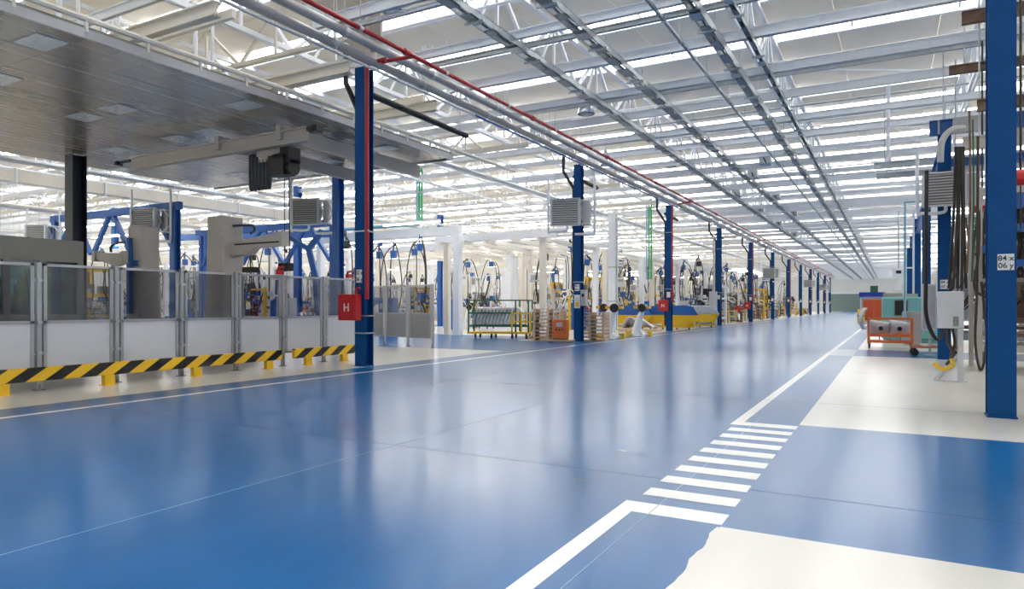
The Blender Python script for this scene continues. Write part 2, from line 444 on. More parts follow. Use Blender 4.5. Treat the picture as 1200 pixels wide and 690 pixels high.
ORD = ['first', 'second', 'third', 'fourth', 'fifth', 'sixth', 'seventh', 'eighth', 'ninth', 'tenth', 'eleventh', 'twelfth', 'thirteenth', 'fourteenth', 'fifteenth', 'sixteenth', 'seventeenth', 'eighteenth', 'nineteenth', 'twentieth']
YL = [12.2+12.45*k for k in range(12)]
XL = -10.72
names_l = ['blue column nearest the camera on the left with red fire hose box',
 'blue column with white posters and large unit heater, second on the left',
 'blue column with red riser and fire box beyond the unit heater column',
 'blue column with tall pale cabinet at its foot',
 'fifth blue column on the left, with red fire box at its foot',
 'sixth blue column on the left, carrying a small unit heater']
cols = []
for k, y in enumerate(YL):
    lab = names_l[k] if k < 6 else '%s blue column down the left side of the aisle' % ORD[k]
    t = make_column(lab, XL, y, 6.9, group='blue columns left of the aisle'); cols.append(t)
    # small clamps round the shaft
    c = MB()
    for z in (2.3, 5.4) if k else (3.1, 1.15, .75):
        c.box(-.17, .3, -.17, -.155, z, z+.03); c.box(.155, .17, -.17, .17, z, z+.03)
    split_build(c, 'clamp', M_steel, t)
    # black rainwater pipe with offset elbow on the hall side
    MB().tube([(-.75, .2, 7.6), (-.75, .2, 6.75), (-.22, .02, 6.0), (-.22, .02, .3 if k % 2 == 0 else 2.0)], .065, 10).build('downpipe', M_black, t, True)
    if k % 2 == 0 or k == 8:
        MB().tube([(.75, -.14, 6.95), (.3, -.14, 6.95), (.205, -.14, 6.85), (.205, -.14, 1.55)], .05, 10).build('red_riser', M_red, t, True)
    if k == 0: plate(t, -.02, -.152, 2.08, .17, .3, ['82 x', '06 y'])
    elif k == 1:
        plate(t, .0, -.152, 2.1, .2, .26, ['80 x', '06 y'])
        p = MB().box(-.12, .12, -.156, -.152, 1.3, 1.82).build('notice', M_paper, t)
        MB().box(-.07, .07, -.158, -.156, 1.36, 1.55).build('warning_symbol', M_yellow, p)
        MB().box(-.08, .08, -.158, -.156, 1.6, 1.63).box(-.08, .08, -.158, -.156, 1.68, 1.7).build('print_line', M_ltblue, p)
    else: plate(t, .0, -.152, 2.0, .2, .3, [])
    if k < 4: MB().tube([(-.28, .2, 6.5), (-.28, .2+(4.6 if k == 0 else 2.4), 6.42)], .08, 10).build('black_duct', M_black, t, True)
# fire boxes
def firebox(t, k, x, y, z, label, rot=0):
    b = thing('fire_hose_box', label, 'fire box', (x, y, z), rot)
    MB().box(-.27, .27, 0, .2, -.3, .3).build('casing', M_redbox, b, bevel=.012)
    MB().box(-.24, .24, -.012, 0, -.27, .27).build('door', M_redbox, b)
    w = MB().box(-.075, -.045, -.016, -.012, -.09, .09).box(.045, .075, -.016, -.012, -.09, .09).box(-.045, .045, -.016, -.012, -.015, .015)
    w.build('letter_mark', M_paper, b)
    MB().tube([(.2, .1, .3), (.2, .1, .42), (.3, .1, .44)], .03, 8).build('hose_valve', M_red, b)
    return b
firebox(None, 0, XL-.17, YL[0]-.40, 1.36, 'red fire hose box with white H on the nearest left column')
for k, l in ((2, 'red fire hose box on the column beside the blue covered tubs'), (4, 'small red fire hose box on the column by the red cylinders')):
    firebox(None, k, XL-.25, YL[k]-.37, 1.4, l)

# right row
YR = [10.52, 21.1, 31.65, 42.2, 52.7, 63.2]
rl = ['tall blue column at the right edge with white sign 84 x 06 y', 'blue column behind the grey control cabinet on the right', 'blue column behind the hanging cable loop on the right',
      'blue column behind the turquoise machine', None, None]
for k, y in enumerate(YR):
    t = make_column(rl[k] or '%s blue column down the right side, beyond the turquoise machine' % ORD[k], 1.2, y, 8.0 if k == 0 else 6.0, w=.29, group='blue columns right of the aisle')
    if k == 0:
        plate(t, .035, -.147, 3.28-1.4+.06, .17, .2, [])
        text('lettering', '84 x', .092, t, (.035, -.1535, 1.985), (PI/2, 0, 0)); text('lettering', '06 y', .092, t, (.035, -.1535, 1.895), (PI/2, 0, 0))
    elif k < 3: plate(t, 0, -.147, 1.95, .2, .24, ['84 x', '0%d y' % (6+k)])

# ------------------------------------------------------------------ overhead services along the aisle
def run(name, label, cat, x, z, y0, y1, r, m, n=10, group=None):
    t = thing(name, label, cat, (x, y0, z), 0, group)
    L = y1-y0
    MB().tube([(0, 0, 0), (0, L, 0)], r, n).build('pipe', m, t, True)
    c = MB(); y = 1.5
    while y < L:
        c.tube([(0, y, 0), (0, y+.1, 0)], r*1.12, n); c.bar((0, y+.05, r), (0, y+.05, 7.9-z if z < 7.4 else .6), .012); y += 3.1
    c.build('pipe_hanger', M_steel, t, kind='stuff')
    return t
run('service_pipe', 'upper of two thick grey pipes running over the left columns', 'pipe', -9.98, 7.12, 3.0, 150, .1, M_pipe)
run('service_pipe', 'lower thick grey pipe beside the tops of the left columns', 'pipe', -10.28, 6.93, 3.0, 150, .1, M_pipe)
run('thin_pipe', 'thin steel pipe under the two thick grey pipes', 'pipe', -10.2, 6.72, 3.0, 150, .035, M_steel, 6)
run('conduit', 'thin blue conduit clipped below the grey pipes', 'pipe', -10.05, 6.66, 16, 80, .025, M_blue2, 6)
t = run('sprinkler_main', 'long dark red sprinkler pipe beside the grey pipes', 'pipe', -9.55, 7.1, 3.0, 140, .05, M_red)
b = MB()
for k, y in enumerate(YL):
    if k % 2 == 0: b.tube([(0, y-3+.35, 0), (-.62, y-3-.05, -.15)], .045, 8)
split_build(b, 'branch_pipe', M_red, t, True)
f = MB(); y = 3
while y < 130: f.tube([(0, y, 0), (0, y+.16, 0)], .075, 10); y += 6.2
split_build(f, 'pipe_coupling', M_red, t, True)

def tray(label, x, z, y0, y1, w, h):
    t = thing('cable_tray', label, 'cable tray', (x, y0, z)); L = y1-y0
    m = MB()
    m.box(-w/2, -w/2+.02, 0, L, -h/2, h/2); m.box(w/2-.02, w/2, 0, L, -h/2, h/2)
    m.box(-w/2, -w/2+.06, 0, L, h/2-.015, h/2); m.box(w/2-.06, w/2, 0, L, h/2-.015, h/2)
    m.build('side_rail', M_tray, t)
    r = MB(); y = .2
    while y < L: r.box(-w/2, w/2, y, y+(.55 if int(y*2) % 3 else .25), -h/2, -h/2+.02); y += .9
    r.build('rung', M_tray, t, kind='stuff')
    hgr = MB(); y = 1.0
    while y < L:
        hgr.bar((-w/2-.06, y, h/2), (-w/2-.06, y, .62), .014); hgr.bar((w/2+.06, y, h/2), (w/2+.06, y, .62), .014)
        hgr.box(-w/2-.09, w/2+.09, y-.02, y+.02, -h/2-.045, -h/2); y += 2.55
    hgr.build('hanger', M_steel, t, kind='stuff')
    j = MB(); y = 2.4
    while y < L: j.box(-w/2-.025, w/2+.025, y, y+.32, -h/2-.03, -h/2-.022); y += 3.9
    j.build('joint_cover', M_alu, t, kind='stuff')
    return t
tray('wide steel cable tray nearest the grey pipes, left of the aisle centre', -7.35, 7.2, 3, 165, .26, .15)
tray('wide steel cable tray, second from the left above the aisle', -5.72, 7.2, 3, 165, .26, .15)
tray('bluish steel busbar trough over the right half of the aisle', -3.32, 7.15, 3, 165, .2, .2)
tray('narrow steel track running beside the busbar trough on the right', -2.72, 7.3, 3, 165, .1, .12)
t = thing('hanging_rail', 'thin notched steel rail hung between the cable trays', 'rail', (-4.05, 3, 7.2))
MB().box(-.03, .03, 0, 160, -.03, .03).build('rail', M_tray, t)
h = MB(); y = .6
while y < 100: h.bar((0, y, 0), (0, y, .45), .012); h.box(-.045, .045, y-.03, y+.03, -.05, .05); y += 1.25
h.build('hanger', M_steel, t, kind='stuff')
for i, (x, y) in enumerate([(-7.3, 38), (-7.2, 45), (-7.2, 53), (-7.2, 62), (-5.6, 33), (-5.6, 40), (-5.6, 48), (-4.6, 30)]):
    t = thing('junction_box', 'grey junction box on the %s cable tray, %s along it' % ('first' if x < -7 else 'second', ORD[i % 4]), 'junction box', (x, y, 7.26), 0, 'junction boxes on the overhead trays')
    MB().cbox(0, 0, .2, .45, .5, .4).build('housing', M_steel, t, bevel=.02)
    MB().tube([(0, -.25, .2), (0, -.45, .2), (.1, -.6, .0)], .03, 6).build('cable_gland', M_black, t)

# high bay lamps
def highbay(x, y, z, label, s=1.0):
    t = thing('high_bay_lamp', label, 'lamp', (x, y, z)); t.scale = (s, s, s)
    MB().lathe([(.09, .3), (.14, .26), (.2, .12), (.27, -.02), (.29, -.16), (.27, -.17), (.24, -.02), (.16, .1), (.05, .12)], (0,0,0), 24).build('reflector', M_lampgl, t, True)
    MB().lathe([(.0, .62), (.1, .6), (.12, .5), (.12, .34), (.15, .32), (.15, .28), (.0, .28)], (0,0,0), 14).build('ballast_housing', M_silver, t, True)
    MB().tube([(0,0,.6), (0,0,.95)], .02, 6).build('hook', M_steel, t)
    m = MB()
    for k in range(12):
        a = k*PI/6; m.bar((.15*math.cos(a), .15*math.sin(a), .26), (.285*math.cos(a), .285*math.sin(a), -.14), .008)
    m.build('rib', M_silver, t, kind='stuff')
    return t
p = at(687, 128, 22.5); highbay(p.x, p.y, p.z, 'glass domed high bay lamp hanging beside the first cable tray')
p = at(458, 4, 15.0); highbay(p.x, p.y, p.z, 'domed high bay lamp hanging above the nearest left column', .95)
for (u, v, D, lo) in ((787, 192, 35, 'second'), (846, 236, 52, 'third'), (905, 267, 75, 'fourth'), (710, 190, 33, 'first')):
    p = at(u, v, D); o = highbay(p.x, p.y, p.z, 'small far high bay lamp, %s along the ceiling from the nearest' % lo)

# ------------------------------------------------------------------ grey dropped ceiling over the measuring bay
SZ = 6.0; SX0, SX1, SY0, SY1 = -23.2, -12.0, .6, 17.7
cano = thing('dropped_ceiling', 'dark grey panelled metal dropped ceiling over the measuring bay', 'ceiling canopy', (SX0, SY0, SZ)); cano['kind'] = 'thing'
nx, ny = 8, 28
pw = (SX1-SX0)/nx; ph = (SY1-SY0)/ny
lightcells = {(int((X-SX0)/pw), int((Y-SY0)/ph)) for X, Y in ((-13, 6.15), (-13, 10.8), (-13, 15.4), (-15.3, 7.25), (-15.3, 9.5), (-15.3, 11.8), (-15.3, 14.1), (-17.5, 9.46), (-17.5, 11.7), (-17.5, 14), (-19.7, 11.7), (-19.7, 14), (-19.7, 16.2), (-17.5, 16.2), (-21.9, 14), (-21.9, 16.2), (-15.3, 16.4))}
base_meshes = {}
for j in range(ny):
    for i in range(nx):
        key = 'm'
        if key not in base_meshes:
            o = MB().prism([(.003, -.012), (.012, -.02), (pw-.012, -.02), (pw-.003, -.012), (pw-.003, .03), (.003, .03)], 'y', .002, ph-.002).build('cassette_panel', M_soffit, cano); base_meshes[key] = o.data
        else:
            o = bpy.data.objects.new('cassette_panel', base_meshes[key]); C.objects.link(o); o.parent = cano
        o.location = (i*pw, j*ph, 0); 
for (i, j) in sorted(lightcells):
    l = MB().box(i*pw+.08, i*pw+pw*.62, j*ph+.03, j*ph+ph-.06, -.036, -.022).build('light_panel', M_lens, cano)
    MB().box(i*pw+.3, i*pw+.42, j*ph+.2, j*ph+.23, -.042, -.036).box(i*pw+.75, i*pw+.87, j*ph+.2, j*ph+.23, -.042, -.036).build('clip', M_paper, l)
MB().box(0, SX1-SX0, 0, SY1-SY0, .0, .16).build('deck', M_booth, cano)
W = SX1-SX0; LL = SY1-SY0
MB().box(W, W+.04, 0, LL+.04, -.06, .1).box(0, W, LL, LL+.04, -.06, .1).build('edge_trim', M_alu, cano)
r = MB().tube([(W+.02, 0, .28), (W+.02, LL+4, .28)], .06, 8)
y = .5
while y < LL: r.box(W, W+.05, y, y+.05, .05, .28); y += 1.1
r.build('edge_rail', M_cream, cano)

# cream I-beams and gusset plates that carry the canopy, above it
t = thing('canopy_hanger_frame', 'cream steel beams and grey gusset hanging over the canopy edge', 'steel frame', (0, 0, 0)); t['kind'] = 'thing'
m = MB()
for y in (8.3, 11.8, 15.2):
    m.box(-21, -10.8, y-.09, y+.09, 6.95, 6.98); m.box(-21, -10.8, y-.09, y+.09, 6.7, 6.73); m.box(-21, -10.8, y-.012, y+.012, 6.7, 6.98)
    for x in (-13, -17): m.bar((x, y, 6.1), (x, y, 6.7), .05)
m.build('i_beam', M_cream, t)
g = MB()
for y in (12.2,):
    g.prism([(-12.6, 9.2), (-10.2, 9.2), (-10.2, 7.25), (-10.9, 7.25)], 'y', y-.04, y+.04)
    g.box(-10.95, -10.5, y-.2, y+.2, 7.1, 9.3)
g.build('gusset_plate', M_granite, t)
m = MB()
for x, y in ((-14.5, 7.5), (-15.6, 9.0), (-13.2, 9.6)):
    m.tube([(x, y, 6.1), (x, y, 8.0)], .05, 6)
    m.tube([(x+.3, y+.2, 6.1), (x+.3, y+.2, 8.0)], .035, 6)
split_build(m, 'drop_rod', M_white, t)

# overhead hoist under the canopy
h = thing('overhead_hoist', 'grey crane girder with black hoist and festoon cables under the dropped ceiling', 'hoist', (0, 0, 0))
MB().box(-19.4, -12.3, 12.0, 12.04, 5.36, 5.72).box(-19.4, -12.3, 11.92, 12.12, 5.36, 5.40).box(-19.4, -12.3, 11.92, 12.12, 5.68, 5.72).build('girder', M_granite, h)
MB().box(-19.9, -19.4, 11.95, 12.05, 5.6, 5.66).box(-12.3, -11.95, 11.93, 12.1, 5.6, 5.7).cbox(-20, 12, 5.6, .12, .2, .12).cbox(-12.0, 12, 5.63, .16, .22, .14).build('end_stop', M_black, h)
MB().box(-15.6, -15.44, 11.9, 17.6, 5.5, 5.86).box(-13.3, -13.14, 11.9, 17.6, 5.5, 5.86).build('runway_beam', M_granite, h)
p = at(322, 178, 17.6)
tb = MB().cbox(p.x, p.y, 5.35, 1.0, .3, .18).cbox(p.x-.2, p.y, 5.2, .5, .28, .2).build('trolley', M_granite, h)
MB().cbox(p.x+.3, p.y-.05, 4.95, .55, .4, .5).tube([(p.x-.05, p.y, 4.9), (p.x+.7, p.y, 4.9)], .2, 12).cbox(p.x+.55, p.y, 5.2, .3, .4, .4).build('hoist_motor', M_black, h)
m = MB()
for k in range(6):
    x = p.x-.8+.13*k; m.tube(bezier([(x, p.y-.1, 5.35), (x+.02, p.y-.12, 4.6), (x+.06, p.y-.1, 4.42), (x+.1, p.y-.1, 4.6), (x+.11, p.y-.1, 5.35)], 5), .04, 6)
m.build('festoon_cable', M_dkblue, h, True)
MB().tube([(p.x+.35, p.y, 4.85), (p.x+.36, p.y, 3.0)], .012, 5).tube([(p.x+.36, p.y, 3.0), (p.x+.36, p.y, 2.55)], .012, 5).tube([(p.x+.52, p.y, 4.85), (p.x+.54, p.y, 2.35)], .018, 5).build('chain', M_dkblue, h)
MB().cbox(p.x+.4, p.y, 2.38, .34, .2, .2).tube([(p.x+.36, p.y, 3.0), (p.x+.36, p.y, 2.8), (p.x+.42, p.y, 2.74), (p.x+.42, p.y, 2.84)], .02, 6).build('pendant_control', M_black, h)
# columns that carry the canopy
make_column('column coloured dark as backlit rising to the dropped ceiling behind the booth', -21.6, 11.65, 5.95, M_dkblue, .42)['kind'] = 'thing'  # its dark colour holds the shade of a column lit from behind
make_column('blue column under the far corner of the dropped ceiling', -16.3, 17.25, 5.95, M_blue2, .28)

# ------------------------------------------------------------------ fence of aluminium framed panels
def fence_bay(label, p0, p1, group=None, posts=(True, True), low=M_panelw):
    p0 = Vector((p0[0], p0[1], 0)); p1 = Vector((p1[0], p1[1], 0)); L = (p1-p0).length
    rz = math.atan2(p1.y-p0.y, p1.x-p0.x)
    t = thing('fence_bay', label, 'fence', p0, rz, group)
    a, b = .07, L-.07; w = .045
    w = .055; f = MB()
    f.box(a, a+w, -.022, .022, .3, 2.1); f.box(b-w, b, -.022, .022, .3, 2.1); f.box(-.0, a, -.01, .01, .58, .62); f.box(b, L, -.01, .01, .58, .62); f.box(-.0, a, -.01, .01, 1.8, 1.84); f.box(b, L, -.01, .01, 1.8, 1.84)
    f.box(a, b, -.022, .022, 2.055, 2.1); f.box(a, b, -.022, .022, 1.1, 1.15); f.box(a, b, -.022, .022, .3, .34)
    f.build('frame', M_alu, t)
    MB().box(a+w, b-w, -.004, .004, 1.15, 2.055).build('upper_pane', M_glass, t)
    MB().box(a+w, b-w, -.008, .008, .34, 1.1).build('lower_panel', low, t)
    return t
def fence_post(label, x, y, rz=0, group=None):
    t = thing('fence_post', label, 'fence post', (x, y, 0), rz, group)
    m = MB().box(-.035, .035, -.035, .035, .02, 2.12)
    m.box(-.042, -.012, -.015, .015, .02, 2.1); m.build('profile', M_alu, t)
    MB().box(-.07, .07, -.07, .07, 0, .012).prism([(-.06, .012), (.06, .012), (.03, .12), (-.03, .12)], 'x', -.02, .02).build('foot', M_booth, t)
    m = MB()
    for z in (.6, 1.1, 1.8): m.box(-.04, .04, -.07, .07, z, z+.04)
    m.build('hinge', M_steel, t)
    return t
FX = -12.36
ords = ['first', 'second', 'third', 'fourth', 'fifth', 'sixth', 'seventh', 'eighth']
fy = [3.47+1.3*k for k in range(9)]
for k in range(1, 8):
    lab = '%s clear and grey fence panel from the left edge, behind the yellow barrier' % ords[k-1]
    fence_bay(lab, (FX, fy[k]), (FX, fy[k+1]), 'fence panels beside the aisle')
for k in range(2, 9):
    fence_post('%s grey fence post from the left edge, behind the barrier' % ords[k-2], FX, fy[k], PI/2, 'fence posts beside the aisle')
fp = [(-13.3, 18.5), (-14.55, 18.8), (-15.8, 19.1), (-17.05, 19.4)]
M_panelg = mat('mid_grey_panel', (.36, .36, .37), .45)
for k in range(3):
    fence_bay(['grey lower fence panel right of the nearest column, end panel', 'fence panel next to the end panel, right of nearest column', 'fence panel hidden partly behind the nearest column'][k], fp[k+1], fp[k], 'fence panels past the nearest column', low=M_panelg)
for k in range(3):
    fence_post(['end post of the short fence right of the nearest column', 'middle post of the short fence past the nearest column', 'fence post just right of the nearest column'][k], fp[k][0], fp[k][1], 0, 'fence posts past the nearest column')
# hazard barriers
def barrier(label, y0, y1, legs):
    t = thing('safety_barrier', label, 'barrier', (-12.08, y0, 0)); L = y1-y0
    MB().box(-.05, .05, 0, L, .18, .40).build('rail', M_hazard, t, bevel=.008)
    for y in legs:
        MB().box(-.05, .05, y-.09, y+.09, .01, .18).box(-.09, .09, y-.11, y+.11, 0, .012).build('leg', M_yellow, t)
    return t
yb = [y_on_x(u, -12.05) for u in (3, 128, 231, 316, 330, 345, 362, 404, 419)]
barrier('long yellow and black striped low barrier in front of the fence', 3.2, yb[4], [yb[k]-3.2 for k in range(4)])
barrier('short yellow and black striped barrier beside the nearest column', yb[5], yb[8], [yb[6]-yb[5], yb[7]-yb[5]])
for u, v, D in ((328, 320, 13.6), (409, 322, 16.5)):
    p = at(u, v, D); t = thing('warning_beacon', 'red warning beacon on top of the fence, %s' % ('left of the nearest column by a gap' if u < 400 else 'touching the nearest column'), 'beacon', (FX, y_on_x(u, FX), 2.12))
    MB().cbox(0, 0, .05, .1, .16, .1).build('base', M_redbox, t); MB().tube([(0, -.06, .1), (0, -.03, .16), (0, .1, .17)], .03, 8).build('horn', M_red, t)

# ------------------------------------------------------------------ measuring bay
t = thing('control_booth', 'taupe control booth with windows behind the fence on the left', 'booth', (-18.2, 3.0, 0))
LB = 5.25
MB().box(0, 3.2, 0, LB, 2.3, 2.76).build('fascia', M_booth, t)
MB().box(3.12, 3.2, 0, LB, 0, 1.22).box(0, .08, 0, LB, 0, 1.22).box(0, 3.2, LB-.08, LB, 0, 1.22).build('lower_wall', M_booth, t)
for y in (0, 1.2, 2.35, 3.3, 3.75, 4.4, 5.13):
    MB().box(3.12, 3.2, y, y+(.3 if y < 3 else .12), 1.22, 2.3).build('pillar', M_booth, t)
MB().box(0, .08, LB-.12, LB, 1.22, 2.3).box(0, .08, 2.3, 2.5, 1.22, 2.3).box(0, .08, 0, .2, 1.22, 2.3).build('rear_post', M_booth, t)
MB().box(3.15, 3.16, 0, LB, 1.22, 2.3).build('window_pane', M_win, t)
MB().box(0, 3.2, 0, LB, -.0, .03).build('floor_plate', M_booth, t)
MB().box(1.2, 1.9, 3.6, 4.6, .03, 1.5).build('desk_cabinet', M_panelw, t)
MB().box(2.4, 2.5, 4.45, 4.62, .03, 1.55).build('rack_upright', M_black, t)

def cmm(label, x, y, w, d, h, arm, arm_z, armlen, taper=.1):
    t = thing('measuring_machine', label, 'measuring machine', (x, y, 0))
    MB().add([(-w/2-taper/2,-d/2-taper/2,.05),(w/2+taper/2,-d/2-taper/2,.05),(w/2+taper/2,d/2+taper/2,.05),(-w/2-taper/2,d/2+taper/2,.05),
              (-w/2,-d/2,h),(w/2,-d/2,h),(w/2,d/2,h),(-w/2,d/2,h)], [(0,3,2,1),(4,5,6,7),(0,1,5,4),(1,2,6,5),(2,3,7,6),(3,0,4,7)]).build('pillar', M_granite, t, bevel=.03)
    MB().box(-w/2-.3, w/2+.3, -d/2-.3, d/2+.3, 0, .06).box(-w/2-.3, w/2+.3, -d/2-.2, d/2+.2, .06, .5).build('base', M_booth, t)
    return t
t = cmm('grey measuring machine pillar with blue rail and arm pointing left', -16.2, 10.35, .5, .5, 3.36, -1, 2.6, 1)
MB().box(-.1, 0, -.38, -.29, 1.2, 3.05).build('guide_rail', M_blue2, t)
MB().prism([(-1.1, 2.72), (-.1, 2.66), (.0, 2.72), (.0, 2.42), (-.3, 2.36), (-1.1, 2.56)], 'y', -.56, -.4).cbox(-1.15, -.48, 2.63, .14, .2, .26).build('arm', M_granite, t)
MB().tube(bezier([(-.05, -.45, 2.95), (-.5, -.45, 2.9), (-.62, -.45, 2.85), (-.62, -.45, 2.72)]), .03, 6).build('cable', M_dkblue, t, True)
MB().box(.05, .22, -.3, -.285, 2.35, 2.5).build('maker_badge', M_blue2, t)
t = cmm('tall grey measuring machine pillar with arm pointing right', -15.1, 11.85, .62, .62, 3.68, 1, 2.9, 1)
MB().prism([(.33, 3.0), (2.2, 3.2), (2.2, 2.86), (1.2, 2.84), (1.0, 2.68), (.33, 2.66)], 'y', -.12, .1).build('arm', M_granite, t)
MB().box(.5, 2.1, -.125, -.121, 2.93, 2.97).build('arm_slot', M_black, t)
MB().tube(bezier([(.3, 0, 3.45), (1.0, 0, 3.42), (1.1, 0, 3.3), (.95, 0, 3.22)]), .03, 6).build('cable', M_dkblue, t, True)
MB().cbox(.95, 0, 2.3, .36, .2, .14).tube([(.95, 0, 2.7), (.95, 0, 2.1)], .02, 6).build('probe_head', M_black, t)
# blue portal frames behind
def blue_frame(label, xa, xb, y, z, w=.26):
    t = thing('blue_portal_frame', label, 'steel frame', (0, y, 0))
    for x in (xa, xb):
        h_shaft(w, w, z).build('post', M_blue2, t).location = (x, 0, 0)
    MB().bar((xa-.3, 0, z), (xb+.3, 0, z), .18, .26).build('beam', M_blue2, t)
    n = 3; st = (xb-xa)/n; m = MB()
    for k in range(n):
        x0 = xa+k*st; m.bar((x0+.1, 0, z-1.5), (x0+st*.45, 0, z-.1), .14); m.bar((x0+st-.1, 0, z-1.5), (x0+st*.55, 0, z-.1), .14)
    m.build('brace', M_blue2, t)
    return t
blue_frame('bright blue portal frame with braces behind the measuring machines', -29.6, -22.0, 15.2, 4.9)
blue_frame('bright blue braced frame further back between booth and pillar', -27.5, -19.5, 20.3, 4.7, .15)
t = thing('blue_crane_beam', 'long bright blue crane beam behind the tall pillar', 'crane beam', (0, 0, 0))
MB().bar((-33, 22.5, 4.95), (-23.6, 25.4, 4.95), .2, .32).build('beam', M_blue2, t)
m = MB()
for x, y in ((-31, 23.1), (-24, 25.3)): m.bar((x, y, .02), (x, y, 5), .2)
m.build('post', M_blue2, t)
t = thing('blue_brace_stand', 'bright blue bent Y shaped support left of the canopy corner column', 'support', (0, 0, 0))
a = at(425, 330, 26); b_ = at(385, 290, 26)
pts = [Vector((at(372+i*0, 0, 26).x, at(372, 0, 26).y, 0)) for i in range(1)]
P1 = at(370, 325, 26); P2 = at(362, 292, 26); P3 = at(378, 270, 26); P4 = at(330, 272, 26)
m = MB(); m.bar((P1.x+.3, P1.y, 0.0), P1, .2); m.bar(P1, P2, .2); m.bar(P2, P3, .2); m.bar(P2, P4, .16); m.build('limb', M_blue2, t)

# cream duct crossing behind
t = thing('cream_duct', 'long cream rectangular duct crossing the hall behind the left columns', 'duct', (0, 0, 0))
MB().box(-26.4, -25.9, 8, 70, 5.6, 6.0).build('duct', M_cream, t)
m = MB(); y = 9
while y < 60: m.box(-26.45, -25.85, y, y+.06, 5.55, 6.05); m.bar((-26.1, y, 6), (-26.1, y, 8), .03); y += 3
m.build('flange', M_white, t, kind='stuff')

# ------------------------------------------------------------------ unit heaters
def heater(label, loc, s=1.0, rz=0, both=True, group=None):
    t = thing('unit_heater', label, 'unit heater', loc, rz, group); t.scale = (s, s, s)
    MB().box(-.5, .5, -.25, .0, -.45, .45).build('casing', M_alu, t, bevel=.01)
    m = MB()
    for k in range(11): z = -.38+k*.077; m.add([(-.45,-.32,z-.02),(.45,-.32,z-.02),(.45,-.25,z+.025),(-.45,-.25,z+.025),(-.45,-.32,z-.012),(.45,-.32,z-.012),(.45,-.25,z+.033),(-.45,-.25,z+.033)], [(0,1,2,3),(7,6,5,4),(0,4,5,1),(1,5,6,2),(2,6,7,3),(3,7,4,0)])
    m.build('louvre', M_panelw, t, kind='stuff')
    MB().box(-.45, .45, -.262, -.25, -.43, .43).build('louvre_backing', M_booth, t)
    MB().box(-.52, -.45, -.33, -.2, -.47, .47).box(.45, .52, -.33, -.2, -.47, .47).box(-.5, .5, -.33, -.2, .43, .47).box(-.5, .5, -.33, -.2, -.47, -.43).build('front_frame', M_panelw, t)
    m = MB().lathe([(.0, 0), (.3, 0), (.32, .04), (.3, .08)], (0,0,0), 18); m.v = [(x, z+.02, y) for x, y, z in m.v]
    m.build('fan_guard', M_black, t)
    m = MB()
    for x in (.5, .82): m.box(x, x+.03, -.25, .3, .38, .42); m.box(x, x+.03, -.25, .3, -.42, -.38)
    for (a, b) in (((.52, -.25, .4), (.52, .3, -.4)), ((.52, -.25, -.4), (.52, .3, .4)), ((.84, -.25, .4), (.84, .3, 0)), ((.84, -.25, -.4), (.84, .3, 0)), ((.5, -.2, .4), (.84, -.2, .4)), ((.5, -.2, -.4), (.84, -.2, -.4))): m.bar(a, b, .035)
    m.build('bracket', M_white, t)
    m = MB().tube(bezier([(-.62, -.1, 1.2), (-.62, -.1, -.5), (-.5, -.1, -.62), (0, -.1, -.62), (.05, -.1, -.45)], 5), .045, 8)
    m.tube(bezier([(.98, -.05, 1.2), (.98, -.05, -.6), (.85, -.05, -.74), (.3, -.05, -.74)], 5), .045, 8)
    m.build('supply_pipe', M_white, t, True)
    if both: MB().box(.55, .8, .0, .3, -.42, .42).build('rear_casing', M_alu, t)
    return t
heater('large unit heater with white pipes on the second left column', (XL-.30, YL[1]-.50, 4.98), 1.12, .25)
heater('unit heater with white brackets on the column under the canopy corner', (-17.3, 16.9, 4.55), .95, .35)
heater('unit heater on the bright blue portal frame left of the pillar', (-22.9, 14.8, 4.35), .95, .3)
heater('unit heater standing proud of the booth roof line at far left', (-30.1, 14.9, 4.2), .95, .3)
heater('small unit heater on the sixth blue column on the left', (XL-.3, YL[5]-.5, 4.7), 1.15, .1)
for k in (8, 10): heater('tiny far unit heater on the %s left column' % ORD[k], (XL-.3, YL[k]-.5, 4.7), 1.15, .1, group='far unit heaters on the left row')
heater('large unit heater with slatted front on the right behind hanging hoses', (1.15, 20.64, 4.35), .92, 0)

# ------------------------------------------------------------------ prototypes for the assembly hall
HID = []
def proto_portal(w, d, h):
    t = thing('white_gantry', '', 'gantry')
    for sx in (-1, 1):
        for sy in (-1, 1):
            MB().box(sx*w/2-.13, sx*w/2+.13, sy*d/2-.13, sy*d/2+.13, .02, h).box(sx*w/2-.22, sx*w/2+.22, sy*d/2-.22, sy*d/2+.22, 0, .02).build('post', M_cream if sy < 0 else M_white, t)
    for sy in (-1, 1): MB().box(-w/2-.7, w/2+.7, sy*d/2-.1, sy*d/2+.1, h, h+.3).build('beam', M_white, t)
    m = MB()
    for k in range(5): x = -w/2+w*k/4; m.box(x-.06, x+.06, -d/2-.6, d/2+.6, h-.16, h)
    m.build('rail', M_cream, t)
    m = MB()
    for k in range(3): m.tube([(-w/2-.5, -d/4+k*d/4, h+.42), (w/2+.5, -d/4+k*d/4, h+.42)], .06, 6)
    m.build('service_pipe', M_steel, t)
    return t
def proto_luminaire():
    t = thing('tube_luminaire', '', 'lamp')
    MB().prism([(-.09, .0), (.09, .0), (.05, .09), (-.05, .09)], 'x', -1.6, 1.6).build('housing', M_white, t)
    MB().box(-1.57, 1.57, -.075, .075, -.045, 0).build('tube', M_tube, t)
    MB().tube([(-.7, 0, .09), (-.7, 0, 1.9)], .008, 4).tube([(.7, 0, .09), (.7, 0, 1.9)], .008, 4).build('suspension', M_steel, t)
    return t
